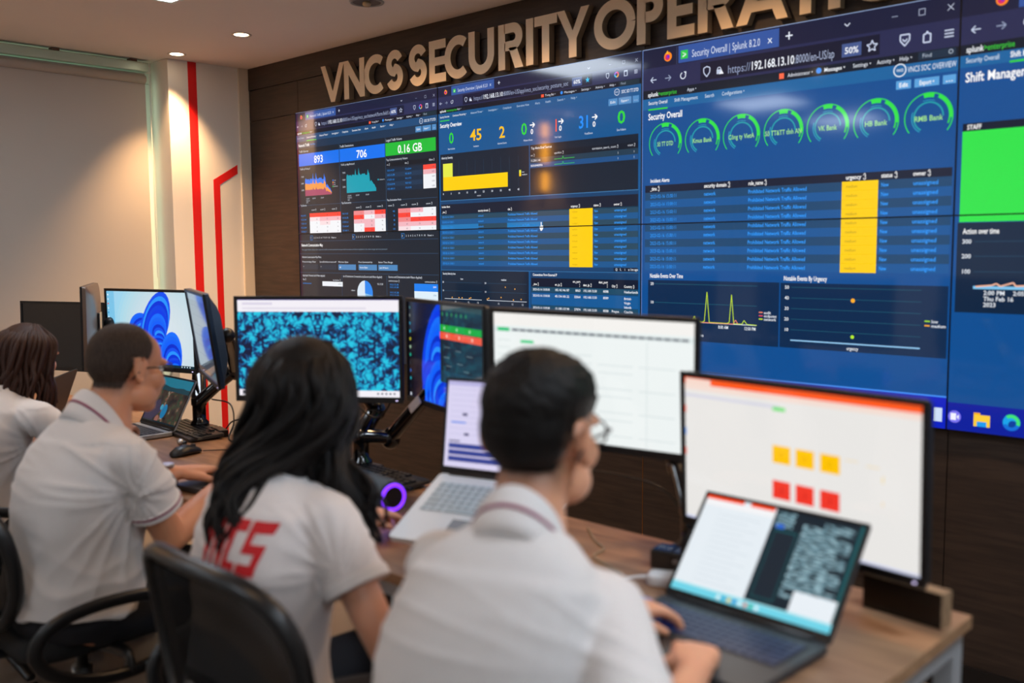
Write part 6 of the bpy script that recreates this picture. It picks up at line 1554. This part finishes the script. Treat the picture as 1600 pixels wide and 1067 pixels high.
# the mass down the back
back = [(*(Mh @ V3((0, -.06, -.04))), .088, .062), (*L(-1.695, -2.145, .99), .076, .05), (*L(-1.685, -2.20, .93), .055, .040), (*L(-1.665, -2.235, .87), .042, .030), (*L(-1.655, -2.25, .82), .028, .022)]
mb.tube(back, .08, n=22, up=V3((.17, -.98, 0)), smooth=5)
front = [(*hp(.062, -.01, -.02), .026, .045), (*hp(.066, -.01, -.09), .026, .04), (*L(-1.575, -2.05, .99), .030, .030), (*L(-1.54, -2.02, .93), .026, .024), (*L(-1.525, -2.01, .87), .014, .014)]
mb.tube(front, .04, n=16, smooth=5)
hair = mb.build('hair', M_hair_b, w2); remesh(hair, .008, 4)
mb = MB()
def gd(az, pts): return [hp(.055 * sin(az) , -.02 + .03 * cos(az), .120), hp(.094 * sin(az), -.014 - .105 * cos(az) * 1.0, .06), hp(.095 * sin(az), -.03 - .10 * cos(az), -.03)] + [tuple(L(*p)) for p in pts]
G = [gd(-1.25, [(-1.755, -2.15, 1.02), (-1.705, -2.215, .93), (-1.675, -2.25, .84)]), gd(-.7, [(-1.735, -2.175, 1.01), (-1.69, -2.23, .92), (-1.665, -2.26, .80)]), gd(-.1, [(-1.70, -2.20, 1.0), (-1.675, -2.24, .91), (-1.65, -2.265, .80)]), gd(.5, [(-1.665, -2.20, 1.01), (-1.65, -2.245, .93), (-1.635, -2.265, .83)]), gd(1.0, [(-1.63, -2.18, 1.02), (-1.625, -2.23, .95), (-1.615, -2.26, .88)])]
locks(mb, G, 130, .0075, 5, .008, .019, 2.3)
G2 = [gd(1.25, [(-1.605, -2.075, 1.03), (-1.575, -2.06, .96), (-1.545, -2.04, .87)]), [hp(.05, .02, .112), hp(.084, .02, .06), hp(.080, .015, -.03), tuple(L(-1.60, -2.03, 1.03)), tuple(L(-1.53, -2.01, .96)), tuple(L(-1.495, -2.0, .85))]]
locks(mb, G2, 46, .0068, 8, .007, .016, 2.2)
G3 = [[hp(-.05, .03, .112), hp(-.090, .035, .06), hp(-.092, .035, -.03), tuple(L(-1.77, -2.12, 1.03)), tuple(L(-1.725, -2.19, .95)), tuple(L(-1.695, -2.235, .85))], G[0]]
locks(mb, G3, 40, .0068, 9, .009, .011, 1.8)
mb.build('hair_strands', M_hair_b, w2, smooth=True)
M_redtxt = mat('red_shirt_letters', 'c8141c', .7)
lt = V3((cos(rad(-6)), sin(rad(-6)), 0))
project_text(w2, sh, 'VNCS', tuple(L(-1.705, -2.25, .850)), lt, (-.02, .1, 1), .098, M_redtxt, 'red_letters', width=.165)

# ---------------------------------------------------------------- young woman at the window end
skin0 = skin_mat('fair_skin_far', 'd9a283', 'cc8f72', '1c120e')
w0, Mh, body, sh, g, hv = person('person with shoulder length brown hair leaning towards the silver laptop', dict(
    pelvis=(-3.50, -2.20, .555), neck=(-3.50, -2.02, .965), head=(-3.545, -1.935, 1.085), headrot=(-10, 0, 22), yaw=14, fem=True,
    sR=(-3.335, -1.985, .90), sL=(-3.665, -2.065, .90), eR=(-3.27, -1.84, .755), wR=(-3.45, -1.685, .80), eL=(-3.78, -1.92, .73), wL=(-3.74, -1.74, .795),
    hR=(-.55, .85, 0), nR=(.1, 0, 1), hL=(.2, .98, 0), nL=(0, 0, 1), skin=skin0, hairm=M_hair_br, scalp=scalp_long, seed=6, fold=.008, sleeve=.55, flare=.060,
    torso=[(.16, .12), (.130, .105), (.140, .110), (.130, .092), (.062, .055)], armr=(.040, .037, .031, .033, .022), neckr=.045, shirt=.014, collar_r=.054, collar_h=.030, headk=.96, stripe=False))
O = V3((-3.50, -2.20, 0)); hp = lambda x, y, z: tuple(Mh @ V3((x, y, z)))
mb = MB()
mb.ell((0, 0, 0), (1, 1, 1), M=Mh @ Matrix.Translation((0, -.014, .030)) @ Matrix.Diagonal((.090, .104, .096, 1)), nu=26, nv=18)
mb.ell((0, 0, 0), (1, 1, 1), M=Mh @ Matrix.Translation((0, -.05, -.06)) @ Matrix.Diagonal((.088, .075, .090, 1)), nu=26, nv=18)
mb.tube([(*hp(.072, .01, -.03), .026, .04), (*hp(.082, .01, -.09), .03, .038), (*hp(.085, .02, -.15), .03, .03), (*hp(.080, .03, -.20), .016, .016)], .03, n=14, smooth=5)
mb.tube([(*hp(-.072, .01, -.03), .026, .04), (*hp(-.082, .01, -.09), .03, .038), (*hp(-.085, .02, -.15), .03, .03), (*hp(-.080, .03, -.20), .016, .016)], .03, n=14, smooth=5)
hair = mb.build('hair', M_hair_br, w0); remesh(hair, .008, 4)
mb = MB()
def gl(az, r1, zend, dy): return [hp(.04 * sin(az), -.01 - .02 * cos(az), .118), hp(.092 * sin(az), -.014 - .103 * cos(az), .055), hp(.096 * sin(az), -.025 - .10 * cos(az), -.04), hp(r1 * sin(az), -.03 - r1 * cos(az) + dy * .5, -.11), hp(r1 * .95 * sin(az), -.03 - r1 * .9 * cos(az) + dy, zend)]
locks(mb, [gl(a, .105, z, dy) for a, z, dy in ((-2.0, -.20, .02), (-1.3, -.19, .01), (-.6, -.165, 0), (0, -.16, 0), (.6, -.165, 0), (1.3, -.20, .02), (2.0, -.225, .04))], 170, .0065, 12, .008, .009, 1.6)
mb.build('hair_strands', M_hair_br, w0, smooth=True)
